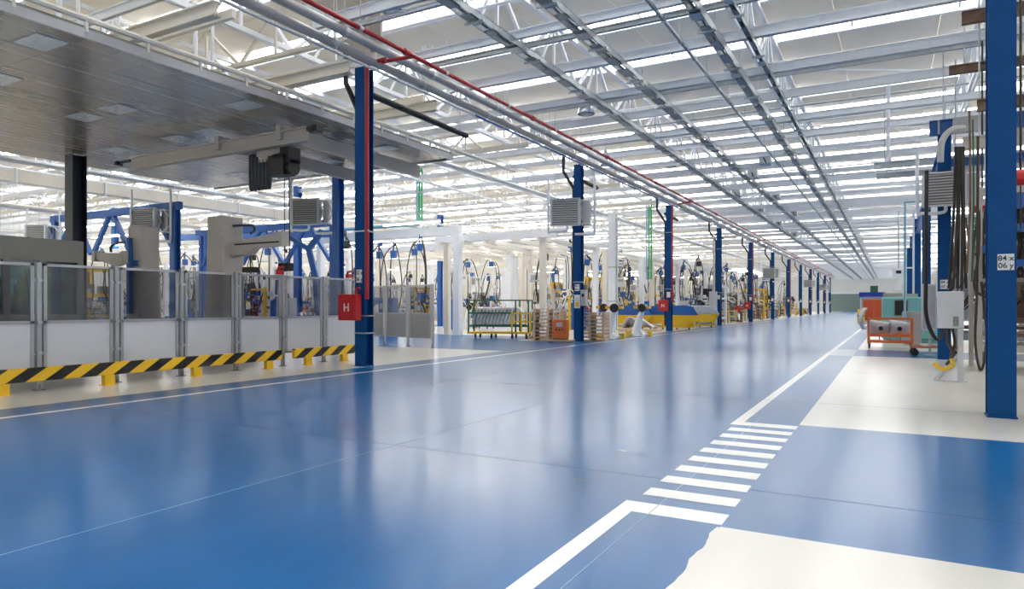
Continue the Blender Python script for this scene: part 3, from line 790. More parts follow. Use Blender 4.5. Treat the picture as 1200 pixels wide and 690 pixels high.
def proto_gun(seed, m_body):
    r = random.Random(seed); t = thing('welding_gun', '', 'welding gun')
    MB().cbox(0, 0, 0, .3, .22, .34).tube([(0, -.1, -.1), (.1, -.55, -.35), (.1, -.75, -.3)], .05, 8).tube([(0, -.1, .05), (.05, -.6, .05), (.1, -.78, -.12)], .04, 8).build('body', m_body, t, bevel=0)
    MB().cbox(0, .1, 2.3, .25, .2, .34).tube([(0, .1, 2.5), (0, .1, 2.9)], .03, 6).build('balancer', M_blue2 if seed % 2 else M_black, t)
    MB().tube([(0, .05, .17), (0, .1, 2.2)], .01, 4).build('cable', M_steel, t)
    m = MB()
    for k in range(3):
        a = r.uniform(0, 6.28); q = .35+.2*r.random()
        m.tube(bezier([(0, .1, .1), (q*math.cos(a), q*math.sin(a), -.25), (q*1.5*math.cos(a), q*1.5*math.sin(a), .9), (q*math.cos(a), q*math.sin(a), 2.2), (.1, .1, 2.8)], 5), .028, 5)
    m.build('hose', M_hose if seed % 3 else M_black, t, True)
    return t
def proto_fixture(seed, mf, mp):
    r = random.Random(seed*5+1); t = thing('welding_fixture', '', 'fixture table')
    w, d = 1.7, 1.1
    m = MB()
    for sx in (-1, 1):
        for sy in (-1, 1): m.box(sx*w/2-.05, sx*w/2+.05, sy*d/2-.05, sy*d/2+.05, 0, .72)
    m.box(-w/2, w/2, -d/2, d/2, .66, .74); m.box(-w/2, w/2, -d/2, -d/2+.06, .2, .26); m.box(-w/2, w/2, d/2-.06, d/2, .2, .26)
    m.build('frame', mf, t)
    m = MB()
    for k in range(9):
        x = r.uniform(-.7, .7); y = r.uniform(-.4, .4); h = r.uniform(.15, .6); a = r.uniform(-.25, .25)
        m.box(x-.04, x+.04, y-.04, y+.04, .74, .74+h); m.bar((x, y, .74+h), (x+a, y+.1, .8+h), .07, .05)
    m.build('clamp_tower', M_steel, t, kind='stuff')
    m = MB()
    for k in range(3):
        x = -.5+.5*k; m.add([(x-.22, -.35, 1.0), (x+.22, -.3, 1.08), (x+.2, .35, 1.2), (x-.2, .3, 1.1), (x-.2, -.33, 1.03), (x+.2, -.28, 1.11), (x+.18, .33, 1.23), (x-.18, .28, 1.13)], [(0,1,2,3),(7,6,5,4),(0,4,5,1),(1,5,6,2),(2,6,7,3),(3,7,4,0)])
    m.build('panel_part', mp, t)
    m = MB()
    for k in range(4):
        x = r.uniform(-.7, .7); m.tube(bezier([(x, -d/2, .7), (x+.1, -d/2-.1, .4), (x+.3, -d/2-.05, .35), (x+.35, -d/2, .68)], 4), .022, 5)
    m.build('hose', M_black, t)
    return t
def proto_cabinet(seed, m0, m1):
    t = thing('control_cabinet', '', 'cabinet')
    MB().box(-.4, .4, -.22, .22, .1, 1.75).box(-.38, .38, -.2, .2, 0, .1).build('body', m0, t)
    MB().box(-.37, -.01, -.24, -.22, .14, 1.7).build('door', m0, t); MB().box(.01, .37, -.24, -.22, .14, 1.7).build('door', m0, t)
    MB().box(-.3, -.08, -.25, -.24, 1.25, 1.5).box(.1, .2, -.25, -.24, 1.3, 1.4).build('display', m1, t)
    MB().tube([(0, 0, 1.75), (0, 0, 2.9)], .04, 6).build('conduit', M_steel, t)
    return t
def proto_rack(seed, mf, mp):
    t = thing('parts_rack', '', 'rack'); r = random.Random(seed)
    m = MB()
    for sx in (-1, 1):
        for sy in (-1, 1): m.box(sx*.9-.035, sx*.9+.035, sy*.5-.035, sy*.5+.035, .15, 1.7)
    for z in (.22, .95, 1.66):
        for sy in (-1, 1): m.box(-.9, .9, sy*.5-.03, sy*.5+.03, z-.03, z+.03)
        for sx in (-1, 1): m.box(sx*.9-.03, sx*.9+.03, -.5, .5, z-.03, z+.03)
    m.build('frame', mf, t)
    for k in range(9):
        x = -.75+.185*k; q = MB().prism([(-.42, .3), (.42, .3), (.38, 1.2), (.1, 1.35), (-.36, 1.25)], 'x', x-.02, x+.02).build('panel_part', mp, t); q.data.transform(Matrix.Shear('XZ', 4, (0.0, 0.0))) if 0 else None
    for sx in (-1, 1):
        for sy in (-1, 1): MB().tube([(sx*.8-.02, sy*.45, .08), (sx*.8+.03, sy*.45, .08)], .08, 10).box(sx*.8-.03, sx*.8+.03, sy*.45-.03, sy*.45+.03, .08, .18).build('caster', M_black, t)
    return t
def proto_hanger(seed):
    # white information boards and hanging frames
    t = thing('hanging_board', '', 'board')
    MB().box(-.6, .6, -.02, .02, -.3, .3).build('board', M_paper, t)
    MB().tube([(-.5, 0, .3), (-.5, 0, 4.25)], .01, 4).tube([(.5, 0, .3), (.5, 0, 4.25)], .01, 4).build('chain', M_steel, t)
    MB().box(-.5, -.1, -.026, -.02, -.2, .2).box(.05, .5, -.026, -.02, .05, .2).build('sheet', M_alu, t)
    return t
def proto_positioner():
    t = thing('positioner_stand', '', 'positioner')
    bz = bezier([(-.1, 0, .02), (-.08, 0, .4), (.05, 0, .9), (.2, 0, 1.25)], 6)
    m = MB().tube(bz, .1, 12, radii=[.3-.2*(i/(len(bz)-1))**.6 for i in range(len(bz))])
    m.tube([(-.35, -.25, .06), (0, 0, .28), (.35, .25, .06)], .07, 8).tube([(-.35, .25, .06), (0, 0, .28), (.35, -.25, .06)], .07, 8)
    m.build('pedestal', M_white, t, True)
    MB().cbox(.15, 0, 1.32, .7, .4, .12).build('yoke', M_yellow, t)
    q = MB().lathe([(0, -.05), (.17, -.05), (.19, 0), (.17, .05), (0, .05)], (0,0,0), 18); q.v = [(x+.2, z-.25, y+1.3) for x, y, z in q.v]; q.build('ring', M_black, t)
    MB().cbox(-.4, -.28, .12, .22, .2, .24).cbox(.4, .28, .12, .22, .2, .24).build('foot', M_yellow, t)
    return t
def proto_mast(v):
    r = random.Random(50+v); t = thing('equipment_mast', '', 'mast'); h = (3.6, 2.8, 2.3)[v]
    MB().box(-.06, .06, -.06, .06, .02, h).box(-.2, .2, -.2, .2, 0, .02).bar((0, 0, h-.1), (.9, 0, h-.1), .08).build('post', (M_white, M_steel, M_yellow)[v], t)
    m = MB()
    for k in range(5): m.cbox(r.uniform(-.2, .2), r.uniform(-.2, .1), .6+k*.45*h/3, r.uniform(.15, .45), .18, r.uniform(.15, .4))
    m.build('box', (M_cream, M_booth, M_panelw)[v], t, kind='stuff')
    MB().cbox(.0, -.2, 1.3, .2, .04, .14).build('indicator', (M_ink, M_orange, M_green)[v], t); MB().cbox(.2, -.16, 1.7, .1, .08, .18).build('indicator', (M_ink, M_orange, M_green)[v], t)
    m = MB()
    for k in range(4):
        q = r.uniform(.1, .5); m.tube(bezier([(.1, -.08, h), (q, -.15, h*.7), (q+.2, -.1, h*.45), (.05, -.1, h*.3)], 5), .02, 5)
    m.build('hose', M_hose, t, True)
    return t
def proto_crate(v):
    t = thing('mesh_crate', '', 'crate'); c = (M_blue2, M_booth, M_yellow, M_green)[v]
    m = MB()
    for sx in (-.5, .5):
        for sy in (-.38, .38): m.box(sx-.03, sx+.03, sy-.03, sy+.03, 0, .95)
    for z in (.15, .92):
        for sy in (-.38, .38): m.box(-.5, .5, sy-.02, sy+.02, z-.03, z+.03)
        for sx in (-.5, .5): m.box(sx-.02, sx+.02, -.38, .38, z-.03, z+.03)
    m.box(-.5, .5, -.38, .38, .13, .16); m.build('frame', c, t)
    m = MB()
    for k in range(8):
        for sy in (-.38, .38): m.box(-.44+.125*k, -.425+.125*k, sy-.005, sy+.005, .15, .9)
    m.build('mesh', c, t, kind='stuff')
    r = random.Random(v); m = MB()
    for k in range(7): m.bar((r.uniform(-.4, .4), r.uniform(-.3, .3), .2), (r.uniform(-.4, .4), r.uniform(-.3, .3), r.uniform(.6, 1.15)), .12, .03)
    m.build('contents', (M_silver, M_brown, M_black, M_silver)[v], t, kind='stuff')
    return t
def proto_bins():
    t = thing('bin_shelf', '', 'shelf')
    m = MB()
    for sx in (-.6, .6):
        for sy in (-.2, .2): m.box(sx-.02, sx+.02, sy-.02, sy+.02, 0, 1.5)
    for z in (.3, .7, 1.1, 1.48): m.box(-.6, .6, -.22, .22, z-.01, z+.01)
    m.build('frame', M_steel, t)
    for j in range(3):
        for k in range(4): MB().prism([(-.22, .32+.4*j), (.2, .32+.4*j), (.2, .55+.4*j), (-.16, .5+.4*j)], 'x', -.57+.29*k, -.31+.29*k).build('bin', (M_blue2, M_redbox, M_yellow, M_blue2)[(j+k) % 4], t)
    return t
def station(label, x, y, seed, w=2.6, h=3.4, ms=None, n=1):
    r = random.Random(seed); t = thing('press_station', label, 'welding station', (x, y, 0))
    pw_ = .08 if n == 1 else .045
    ms = ms or ((M_granite, M_brown, M_blue2) if seed % 2 else (M_steel, M_steel, M_panelw))
    m = MB()
    for sx in (0, w):
        for sy in (0, 1.8): m.box(sx-pw_, sx+pw_, sy-pw_, sy+pw_, 0, h)
    for z in (.5, 1.9, h-.1):
        for sy in (0, 1.8): m.box(0, w, sy-.07, sy+.07, z-.07, z+.07)
    m.build('frame', ms[0], t)
    m = MB()
    for k in range(16*n):
        xx = r.uniform(.1, w-.1); z = r.uniform(.3, 2.6 if n == 1 else h-.2); m.cbox(xx, r.uniform(-.1, 1.4), z, r.uniform(.1, .45), r.uniform(.1, .4), r.uniform(.1, .5))
    m.build('tooling', ms[1], t, kind='stuff')
    m = MB()
    for k in range(7*n):
        xx = r.uniform(.1, w-.2); z = r.uniform(.7, 2.2 if n == 1 else h-.3); m.cbox(xx, r.uniform(-.25, .2), z, r.uniform(.12, .3), .2, r.uniform(.12, .4))
    m.build('valve_block', ms[2], t, kind='stuff')
    m = MB()
    for k in range(12*n):
        a = r.uniform(0, w); b = a+r.uniform(-.5, .5); y0 = r.uniform(-.2, .3)
        m.tube(bezier([(a, y0, h), (a+r.uniform(-.2, .2), y0-.1, h*.65), (b, y0-.15, h*.4+r.uniform(-.4, .3)), (b+.3, y0, h*.4)], 5), r.uniform(.015, .035), 5)
    m.build('hose', M_hose, t, True, kind='stuff')
    m = MB().box(.1, w-.1, .1, 1.7, .75, .82); m.build('table', M_brown if seed % 3 else M_white, t)
    return t
PROTO = {}
def P_(key, fn):
    if key not in PROTO: PROTO[key] = (fn(), [0])
    return PROTO[key]
def put(key, fn, loc, label, rz=0, scale=None, group=None):
    p, n = P_(key, fn)
    if n[0] == 0:
        n[0] = 1; p.location = loc; p.rotation_euler = (0, 0, rz); p['label'] = label
        if group: p['group'] = group
        if scale: p.scale = scale
        return p
    return dup(p, loc, rz, label, group, scale or (1, 1, 1))

def near_col(y):
    k = min(range(12), key=lambda i: abs(YL[i]-y)); return ORD[k]
used = {}
def where(desc, x, y):
    s = '%s, %s row in, by %s left column' % (desc, ORD[min(19, int((-x-11)/3.3))], near_col(y))
    used[s] = used.get(s, 0)+1
    return s if used[s] == 1 else '%s, %s one' % (s, ORD[min(19, used[s]-1)])

# gantries
GANT = [(-16.3, 30.6), (-16.3, 38.2), (-16.3, 46.5), (-16.3, 55), (-16.3, 65), (-16.3, 77), (-22.9, 33.8), (-22.9, 42), (-22.9, 51), (-33, 30), (-33, 39), (-33, 50), (-42, 27), (-42, 36), (-51, 26)]
for i, (x, y) in enumerate(GANT):
    put('gantry', lambda: proto_portal(5.2, 6.2, 4.45), (x, y, 0), where('white square post gantry', x, y), group='white gantries in the assembly hall')
# big pale blue portal left of the green rack
t = thing('portal_frame', 'pale blue white portal with one post left of the green rack', 'gantry', (-17.9, 26.9, 0))
MB().box(-.17, .17, -.17, .17, .02, 4.75).build('post', M_white, t); MB().box(-.3, .3, -.3, .3, 0, .02).build('base_plate', M_steel, t)
MB().box(-9, .17, -.15, .15, 4.75, 5.15).build('beam', M_white, t); MB().box(-8.9, -8.6, -.17, .17, 0, 4.75).build('rear_post', M_white, t)
t = thing('portal_frame', 'white portal post with conduits left of the blue covered tubs', 'gantry', (-12.9, 34.2, 0))
MB().box(-.2, .2, -.2, .2, .02, 6.3).build('post', M_white, t); m = MB().tube([(.24, -.1, .1), (.24, -.1, 6)], .03, 6).box(-.22, .22, -.22, .22, 1.6, 1.66).box(-.22, .22, -.22, .22, 3.4, 3.46); m.build('conduit', M_steel, t)

# fluorescent luminaires
k = 0
rl_ = random.Random(3)
for y in [18.6+3.15*i for i in range(24)]:
    for x in [-14.2-4.6*i for i in range(11)]:
        if x < -50 and y > 45 or x < -36 and y > 62 or (y < 21 and x > -24): continue
        if rl_.random() < .28: continue
        z = (5.17, 5.15, 5.16)[k % 3]; k += 1
        put('lum', proto_luminaire, (x+rl_.uniform(-.4, .4), y, z), where('glowing fluorescent tube luminaire', x, y), group='fluorescent luminaires over the assembly hall')
# work cells
rr = random.Random(11)
GB = (M_steel, M_silver, M_white, M_blue2)
cells = []
y = 27.5
while y < 112:
    for i in range(14):
        x = -12.9-3.3*i
        if -30 < x < -26: continue
        if y > 62 and x < -30: continue
        if y < 31 and x > -16.5: continue
        if y > 90 and x < -20: continue
        if -13.7 < x and 31 < y < 47: continue
        cells.append((x+rr.uniform(-.4, .4), y+rr.uniform(-.3, .3)))
    y += 2.9 if y < 60 else 3.6
for i in range(9):
    for yy in (22.2, 25.0): cells.append((-20.5-3.6*i, yy))
for i in range(6):
    for yy in (12.5, 15.5, 18.6): cells.append((-33.5-4*i, yy))
posts = [(X, yy+.2) for X in (-26.2, -41.8) for yy in YL]+[(XL, yy) for yy in YL]+[(-17.9, 26.9), (-26.7, 26.9), (-29.6, 15.2), (-22, 15.2), (-27.5, 20.3), (-19.5, 20.3), (-31, 23.1), (-24, 25.3), (-12.9, 34.2)]
for (gx, gy) in GANT: posts += [(gx+a*2.6, gy+b*3.1) for a in (-1, 1) for b in (-1, 1)]
cells = [c for c in cells if all((c[0]-p[0])**2+(c[1]-p[1])**2 > 1.15**2 for p in posts)]
for i, (x, y) in enumerate(cells):
    q = rr.random(); rz = rr.choice((0, PI/2, PI, -PI/2))+rr.uniform(-.1, .1)
    if .15 < q < .34:
        v = i % 3; put('sta%d' % v, lambda: station('', 0, 0, v+11, 2.0, 2.6+.3*v, ((M_steel, M_booth, M_hose), (M_white, M_ink, M_blue2), (M_yellow, M_booth, M_steel))[v]), (x-.9*math.cos(rz), y-.9*math.sin(rz), 0), where(('grey', 'white', 'yellow')[v]+' framed tooling station with hoses', x, y), rz, group='framed tooling stations in the hall')
    elif q < .34:
        v = i % 4; put('fix%d' % v, lambda: proto_fixture(v+1, (M_yellow, M_white, M_blue2, M_steel)[v], (M_silver, M_panelw, M_cream, M_silver)[v]), (x, y, 0), where(('yellow', 'white', 'blue', 'grey')[v]+' welding fixture with clamps', x, y), rz, group='welding fixtures in the hall')
    elif q < .56:
        v = i % 3; put('rack%d' % v, lambda: proto_rack(v, (M_green, M_yellow, M_steel)[v], (M_silver, M_panelw, M_silver)[v]), (x, y, 0), where(('green', 'yellow', 'grey')[v]+' wheeled sheet part rack', x, y), rz, group='wheeled racks in the hall')
    elif q < .78:
        v = i % 3; put('cab%d' % v, lambda: proto_cabinet(v, (M_panelw, M_cream, M_blue2)[v], (M_ltblue, M_ink, M_panelw)[v]), (x, y, 0), where(('pale grey', 'cream', 'blue')[v]+' control cabinet with conduit', x, y), rz, group='control cabinets in the hall')
    else:
        put('pos', proto_positioner, (x, y, 0), where('white positioner with yellow yoke', x, y), rz, group='positioner stands in the hall')
    if rr.random() < .62:
        v = i % 3; put('gun%d' % v, lambda: proto_gun(v+1, (M_blue2, M_steel, M_cream)[v]), (x+rr.uniform(-.8, .8), y+rr.uniform(-.8, .8), rr.uniform(1.5, 2.0)), where(('blue', 'grey', 'cream')[v]+' hanging welding gun', x, y), rz, group='hanging welding guns in the hall')
    if x > -21 and y < 75:
        v = (i+1) % 3; put('gun%d' % v, lambda: proto_gun(v+1, (M_blue2, M_steel, M_cream)[v]), (x+rr.choice((-1.3, 1.3)), y+rr.uniform(-1, 1), rr.uniform(1.7, 2.3)), where(('blue', 'grey', 'cream')[v]+' hanging welding gun', x, y), rz+1, group='hanging welding guns in the hall')
    if rr.random() < (.8 if x > -21 else .45):
        v = i % 3; put('mast%d' % v, lambda: proto_mast(v), (x+rr.uniform(-1.3, 1.3), y+rr.choice((-1.35, 1.35)), 0), where(('white', 'grey', 'yellow')[v]+' equipment mast with boxes and cables', x, y), rz, group='equipment masts in the hall')
    if rr.random() < .35:
        put('bin', proto_bins, (x+rr.uniform(-.6, .6), y+rr.choice((-1.4, 1.4)), 0), where('blue bin shelf', x, y), rz, group='bin shelves in the hall')
    if rr.random() < .6:
        v = i % 4; put('crate%d' % v, lambda: proto_crate(v), (x+rr.choice((-1.35, 1.35)), y+rr.uniform(-.8, .8), 0), where(('blue', 'grey', 'yellow', 'green')[v]+' mesh sided crate', x, y), rz, group='mesh crates in the hall')
    if rr.random() < .3:
        put('board', lambda: proto_hanger(0), (x+rr.uniform(-1, 1), y+rr.uniform(-1, 1), 2.9), where('white hanging board', x, y), rr.choice((0, PI/2, .3)), group='white boards hanging in the hall')
# more rows of blue columns inside the hall
for i, X in enumerate((-26.2, -41.8)):
    for k in range(1, 8):
        make_column('%s blue column of the %s row deep inside the hall' % (ORD[k], ('middle', 'furthest')[i]), X, YL[k]+.2, 7.4, M_blue2, .3, 'blue columns deep in the hall')
# green and pale blue riser pipes dropping from the roof
for x, y, z0 in ((-19.5, 26.0, 5.2), (-13.0, 40.5, 3.0)):
    for j, (m_, n_) in enumerate(((M_ltblue, 'pale blue'), (M_brgreen, 'bright green'), (M_brgreen, 'second bright green'))):
        t = thing('riser_pipe', '%s vertical riser pipe %s' % (n_, 'dropping from the roof left of the heater column' if y < 30 else 'behind the third left column'), 'pipe', (x+j*.14-.1, y, z0))
        MB().tube([(0, 0, 0), (0, 0, 7.9-z0)], .05, 8).build('pipe', m_, t, True)
        m = MB()
        for z in (.5, 1.5, 2.3): m.tube([(0, 0, z), (0, 0, z+.06)], .065, 8)
        m.build('coupling', M_steel, t)
t = thing('header_pipe', 'pale blue horizontal pipe joining the green risers', 'pipe', (-29, 26.0, 5.25))
MB().tube([(0, 0, 0), (9.5, 0, 0)], .09, 8).build('pipe', M_ltblue, t, True)
m = MB()
for x in (1, 4, 7.5): m.bar((x, 0, 0), (x, 0, 2.7), .02); m.tube([(x-.05, 0, 0), (x+.05, 0, 0)], .12, 8)
m.build('hanger', M_steel, t)

# ------------------------------------------------------------------ things standing along the edge of the hall floor
# green and yellow wheeled rack full of slanted silver parts
def slant_rack():
    t = thing('slanted_parts_rack', 'green and yellow wheeled rack holding slanted silver parts in a row', 'rack', (-14.75, 24.9+.6, 0), .32)
    m = MB()
    for x in (-1.3, .75, 1.3):
        for y in (-.5, .5): m.box(x-.03, x+.03, y-.03, y+.03, .2, 1.65)
    for y in (-.5, .5): m.box(-1.3, 1.3, y-.03, y+.03, .5, .58); m.box(-1.3, .75, y-.03, y+.03, 1.05, 1.12); m.box(-1.3, 1.3, y-.03, y+.03, 1.6, 1.65)
    m.build('frame', M_green, t)
    m = MB().box(-1.35, 1.35, -.55, .55, .2, .28)
    for x in (.6, 1.0, 1.4):
        m.box(x-.03, x+.03, -.58, -.52, .28, 1.1)
    m.box(.6, 1.4, -.58, -.52, .7, .76); m.box(.6, 1.4, -.58, -.52, 1.04, 1.1)
    m.build('chassis', M_yellow, t)
    for x in (-1.0, -.3, .6, 1.2):
        for y in (-.45, .45): MB().tube([(x-.03, y, .09), (x+.03, y, .09)], .09, 10).box(x-.04, x+.04, y-.03, y+.03, .1, .2).build('caster', M_black, t)
    for k in range(12):
        x = -1.15+.155*k
        MB().prism([(x, .6), (x+.03, .6), (x+.26, 1.28), (x+.2, 1.34), (x-.02, .72)], 'y', -.42, .42).build('slanted_part', M_silver, t)
    return t
slant_rack()
# white wire rack
def wire_rack(label, x, y, rz, n=9):
    t = thing('wire_rack', label, 'rack', (x, y, 0), rz)
    m = MB()
    for xx in (-.7, .7):
        for yy in (-.3, .3): m.tube([(xx, yy, .1), (xx, yy, 1.5)], .025, 6)
    for z in (.25, .7, 1.15):
        for yy in (-.3, .3): m.tube([(-.7, yy, z), (.7, yy, z)], .018, 6)
        for k in range(5): m.tube([(-.7+.35*k, -.3, z), (-.7+.35*k, .3, z)], .012, 5)
    m.build('frame', M_white, t)
    for k in range(n):
        xx = -.6+1.2*k/(n-1); MB().tube([(xx, -.33, .3), (xx+.12, -.33, 1.1), (xx+.2, -.2, 1.45)], .022, 6).build('hook_arm', M_silver, t)
    for xx in (-.6, .6): MB().tube([(xx-.02, -.3, .06), (xx+.02, -.3, .06)], .06, 8).build('caster', M_black, t)
p = at(628, 391, 28.5); wire_rack('white wire rack of silver arms left of the pallet stack', p.x, p.y+.8, .3)
p = at(600, 391, 33); wire_rack('white wire rack further back behind the green rack', p.x, p.y+1.2, .3)
# wooden pallets
def pallet(label, x, y, z, rz, group):
    t = thing('wooden_pallet', label, 'pallet', (x, y, z), rz, group)
    for k in range(5): MB().box(-.6, .6, -.4+.175*k, -.4+.175*k+.1, .12, .14).build('deck_board', M_wood, t)
    for xx in (-.55, 0, .55): MB().box(xx-.05, xx+.05, -.4, .4, .02, .12).build('bearer', M_wood, t)
    for yy in (-.4, -.05, .3): MB().box(-.6, .6, yy, yy+.1, 0, .02).build('bottom_board', M_wood, t)
    return t
p0 = pallet('bottom pallet of the stack left of the heater column', -11.9, 24.5, 0, .25, 'stacked wooden pallets by the heater column')
for k in range(1, 9):
    dup(p0, (-11.9+rr.uniform(-.02, .02), 24.5, .142*k), .25+rr.uniform(-.03, .03), '%s pallet from the floor in the stack left of the heater column' % ORD[k])
for k in range(0, 8):
    dup(p0, (-10.45, 25.4, .142*k), .1+rr.uniform(-.03, .03), '%s pallet from the floor in the stack right of the heater column' % ORD[k])
dup(p0, (-12.9, 25.9, 0), .3, 'single pallet lying on the floor by the wire rack')
# orange welding power unit
t = thing('welding_power_unit', 'orange welding power unit at the foot of the heater column', 'welder', (-11.12, 23.82, 0), .2)
MB().box(-.28, .28, -.2, .25, .15, .85).build('casing', M_orange, t, bevel=.02)
MB().box(-.12, .12, -.21, -.2, .6, .75).build('panel', M_steel, t)
m = MB()
for k in range(3): m.tube([(-.12+.12*k, -.2, .48), (-.12+.12*k, -.24, .48)], .03, 8)
m.build('knob', M_black, t); MB().box(-.5, .5, -.3, .3, .03, .1).build('base', M_wood, t)
MB().box(-.45, -.35, -.25, .25, 0, .03).box(.35, .45, -.25, .25, 0, .03).box(-.26, .26, -.18, .22, .1, .15).build('skid', M_brown, t)
# grey box on the heater column
t = thing('switch_box', 'small grey switch box right of the posters on heater column', 'switch box', (XL+.27, YL[1]-.1, 1.7))
MB().cbox(0, 0, 0, .2, .25, .62).build('casing', M_alu, t, bevel=.01); MB().cbox(.0, -.13, .1, .1, .01, .12).build('display', M_ink, t)
# positioners in front
for (u, v, D, l) in ((716, 392, 28.5, 'white positioner stand right of the pallets, nearest the aisle'), (749, 388, 31, 'white positioner stand with black ring left of the third column'), (705, 389, 31, 'white positioner stand behind the first one right of the pallets')):
    p = at(u, v, D); put('pos', proto_positioner, (p.x, p.y, 0), l, rr.uniform(-.5, .5))
# yellow tub racks with tarpaulin covers
def tub(label, x, y, rz, mc):
    t = thing('covered_tub', label, 'parts tub', (x, y, 0), rz)
    MB().prism([(-1.3, .35), (1.3, .35), (1.6, .85), (-1.6, .85)], 'y', -.6, .6).build('tub', M_yellow, t)
    m = MB()
    for xx in (-1.2, -.4, .4, 1.2): m.box(xx-.05, xx+.05, -.62, .62, .1, .4)
    m.box(-1.4, 1.4, -.62, -.54, .12, .22); m.box(-1.4, 1.4, .54, .62, .12, .22)
    m.build('skid_frame', M_yellow, t)
    MB().prism([(-1.62, .85), (1.62, .85), (1.3, 1.35), (.9, 1.42), (-1.2, 1.38)], 'y', -.62, .62).build('cover', mc, t, bevel=.03)
    for xx in (-1.1, -.4, .4, 1.1): MB().tube([(xx-.04, -.5, .07), (xx+.04, -.5, .07)], .07, 8).build('wheel', M_black, t)
for (u, D, l, mc) in ((748, 40, 'blue covered yellow tub left of the third column', M_blue2), (803, 40, 'blue covered yellow tub right of the third column', M_blue2), (829, 44, 'grey covered yellow tub beside the fourth column', M_steel), (700, 43, 'blue covered yellow tub behind the positioner stands', M_blue2)):
    p = at(u, 380, D); tub(l, p.x-.9, p.y, .25, mc)
# wrapped sheet parts at the foot of the third column
t = thing('wrapped_parts', 'heap of silver parts in clear wrap left of the third column', 'wrapped parts', (-12.1, 36.2, 0))
MB().box(-1.1, 1.1, -.6, .6, 0, .12).build('pallet_base', M_wood, t)
for k in range(7):
    a = k*.75; MB().tube(bezier([(-.9, -.3+.1*k, .2), (-.5+.1*k, -.3+.08*k, .75-.05*k), (.1, 0, .35+.05*k), (.9, .3-.1*k, .2)], 5), .07, 6).build('part', M_silver, t)
# tall cabinet at the fourth column and its neighbours
t = thing('tall_cabinet', 'tall pale cabinet against the foot of the fourth column', 'cabinet', (XL-.3, YL[3]-.36, 0))
MB().box(-.28, .22, -.2, .12, .05, 2.4).box(-.26, .2, -.18, .1, 0, .05).build('body', M_panelw, t); MB().box(-.22, .18, -.22, -.2, .2, 2.3).build('door', M_panelw, t)
MB().tube([(0, 0, 2.4), (0, 0, 6.3)], .06, 8).build('conduit', M_steel, t)
# red gas cylinders by the fifth column
for k in range(4):
    x, y = XL-.95+.27*(k % 2), YL[4]-1.0-.27*(k//2)
    t = thing('gas_cylinder', '%s red gas cylinder standing left of the fifth column' % ('front left', 'front right', 'rear left', 'rear right')[3-k if k < 2 else 3-k], 'gas cylinder', (x, y, 0))
    MB().lathe([(0, 0), (.12, 0), (.12, 1.15), (.1, 1.25), (.04, 1.32), (.04, 1.4), (0, 1.4)], (0,0,0), 14).build('body', M_redbox, t, True)
    MB().tube([(0, 0, 1.38), (0, 0, 1.46)], .03, 8).build('valve', M_green, t)
# yellow guards and stands along the aisle further away
for k, (y, v) in enumerate([(57, 0), (66, 1), (70, 2), (78, 0), (84, 1), (92, 0), (96, 2), (105, 0), (112, 1), (120, 2)]):
    t = thing('yellow_guard', 'yellow tubular guard rail beside the aisle, level with the %s left column, item %s' % (near_col(y), ORD[k]), 'guard rail', (-11.6-.4*v, y, 0))
    m = MB()
    for xx in (-.9, 0, .9): m.tube([(xx*.5, xx, 0.01), (xx*.5, xx, .95)], .04, 8)
    m.tube([(-.45, -.9, .95), (.45, .9, .95)], .04, 8).tube([(-.45, -.9, .5), (.45, .9, .5)], .04, 8)
    m.build('rail', M_yellow, t)

# ------------------------------------------------------------------ right hand side of the aisle
def hose(name, label, cat, pts, r, m, n=8, group=None):
    pts = bezier(pts, n); o = thing(name, label, cat, tuple(pts[-1]), 0, group)
    MB().tube([p-pts[-1] for p in pts], r, 8).build('hose', m, o, True)
    return o
# pale grey control box on a braced stand
t = thing('control_box_stand', 'pale grey control box on a braced white stand right of the aisle', 'control box', (.98, 15.0, 0))
MB().box(-.24, .17, -.12, .12, .98, 1.66).build('casing', M_panelw, t, bevel=.012)
MB().box(-.22, .15, -.128, -.12, 1.0, 1.64).build('door', M_panelw, t)
MB().box(.0, .09, -.135, -.128, 1.02, 1.2).build('vent', M_booth, t)
MB().box(.08, .17, -.05, .05, .02, 1.0).box(-.2, .22, -.1, .1, 0, .02).build('post', M_panelw, t)
m = MB().bar((-.28, -.02, .03), (.09, .0, .5), .05).bar((-.2, .15, .03), (.09, .05, .45), .04).bar((-.3, -.1, .015), (.15, -.1, .015), .04, .02)
m.build('brace', M_panelw, t)
m = MB().tube(bezier([(-.05, 0, 1.0), (-.08, 0, .75), (.02, .0, .5), (-.1, -.02, .3)], 6), .03, 6).tube(bezier([(.0, .05, 1.0), (.04, .05, .7), (-.02, .05, .5), (0, .0, .3)], 6), .025, 6)
m.build('cable', M_hose, t, True)
MB().tube(bezier([(-.3, -.05, .33), (-.15, -.05, .22), (.0, -.05, .3), (-.02, -.05, .42)], 5), .035, 8).build('cable_boot', M_yellow, t, True)
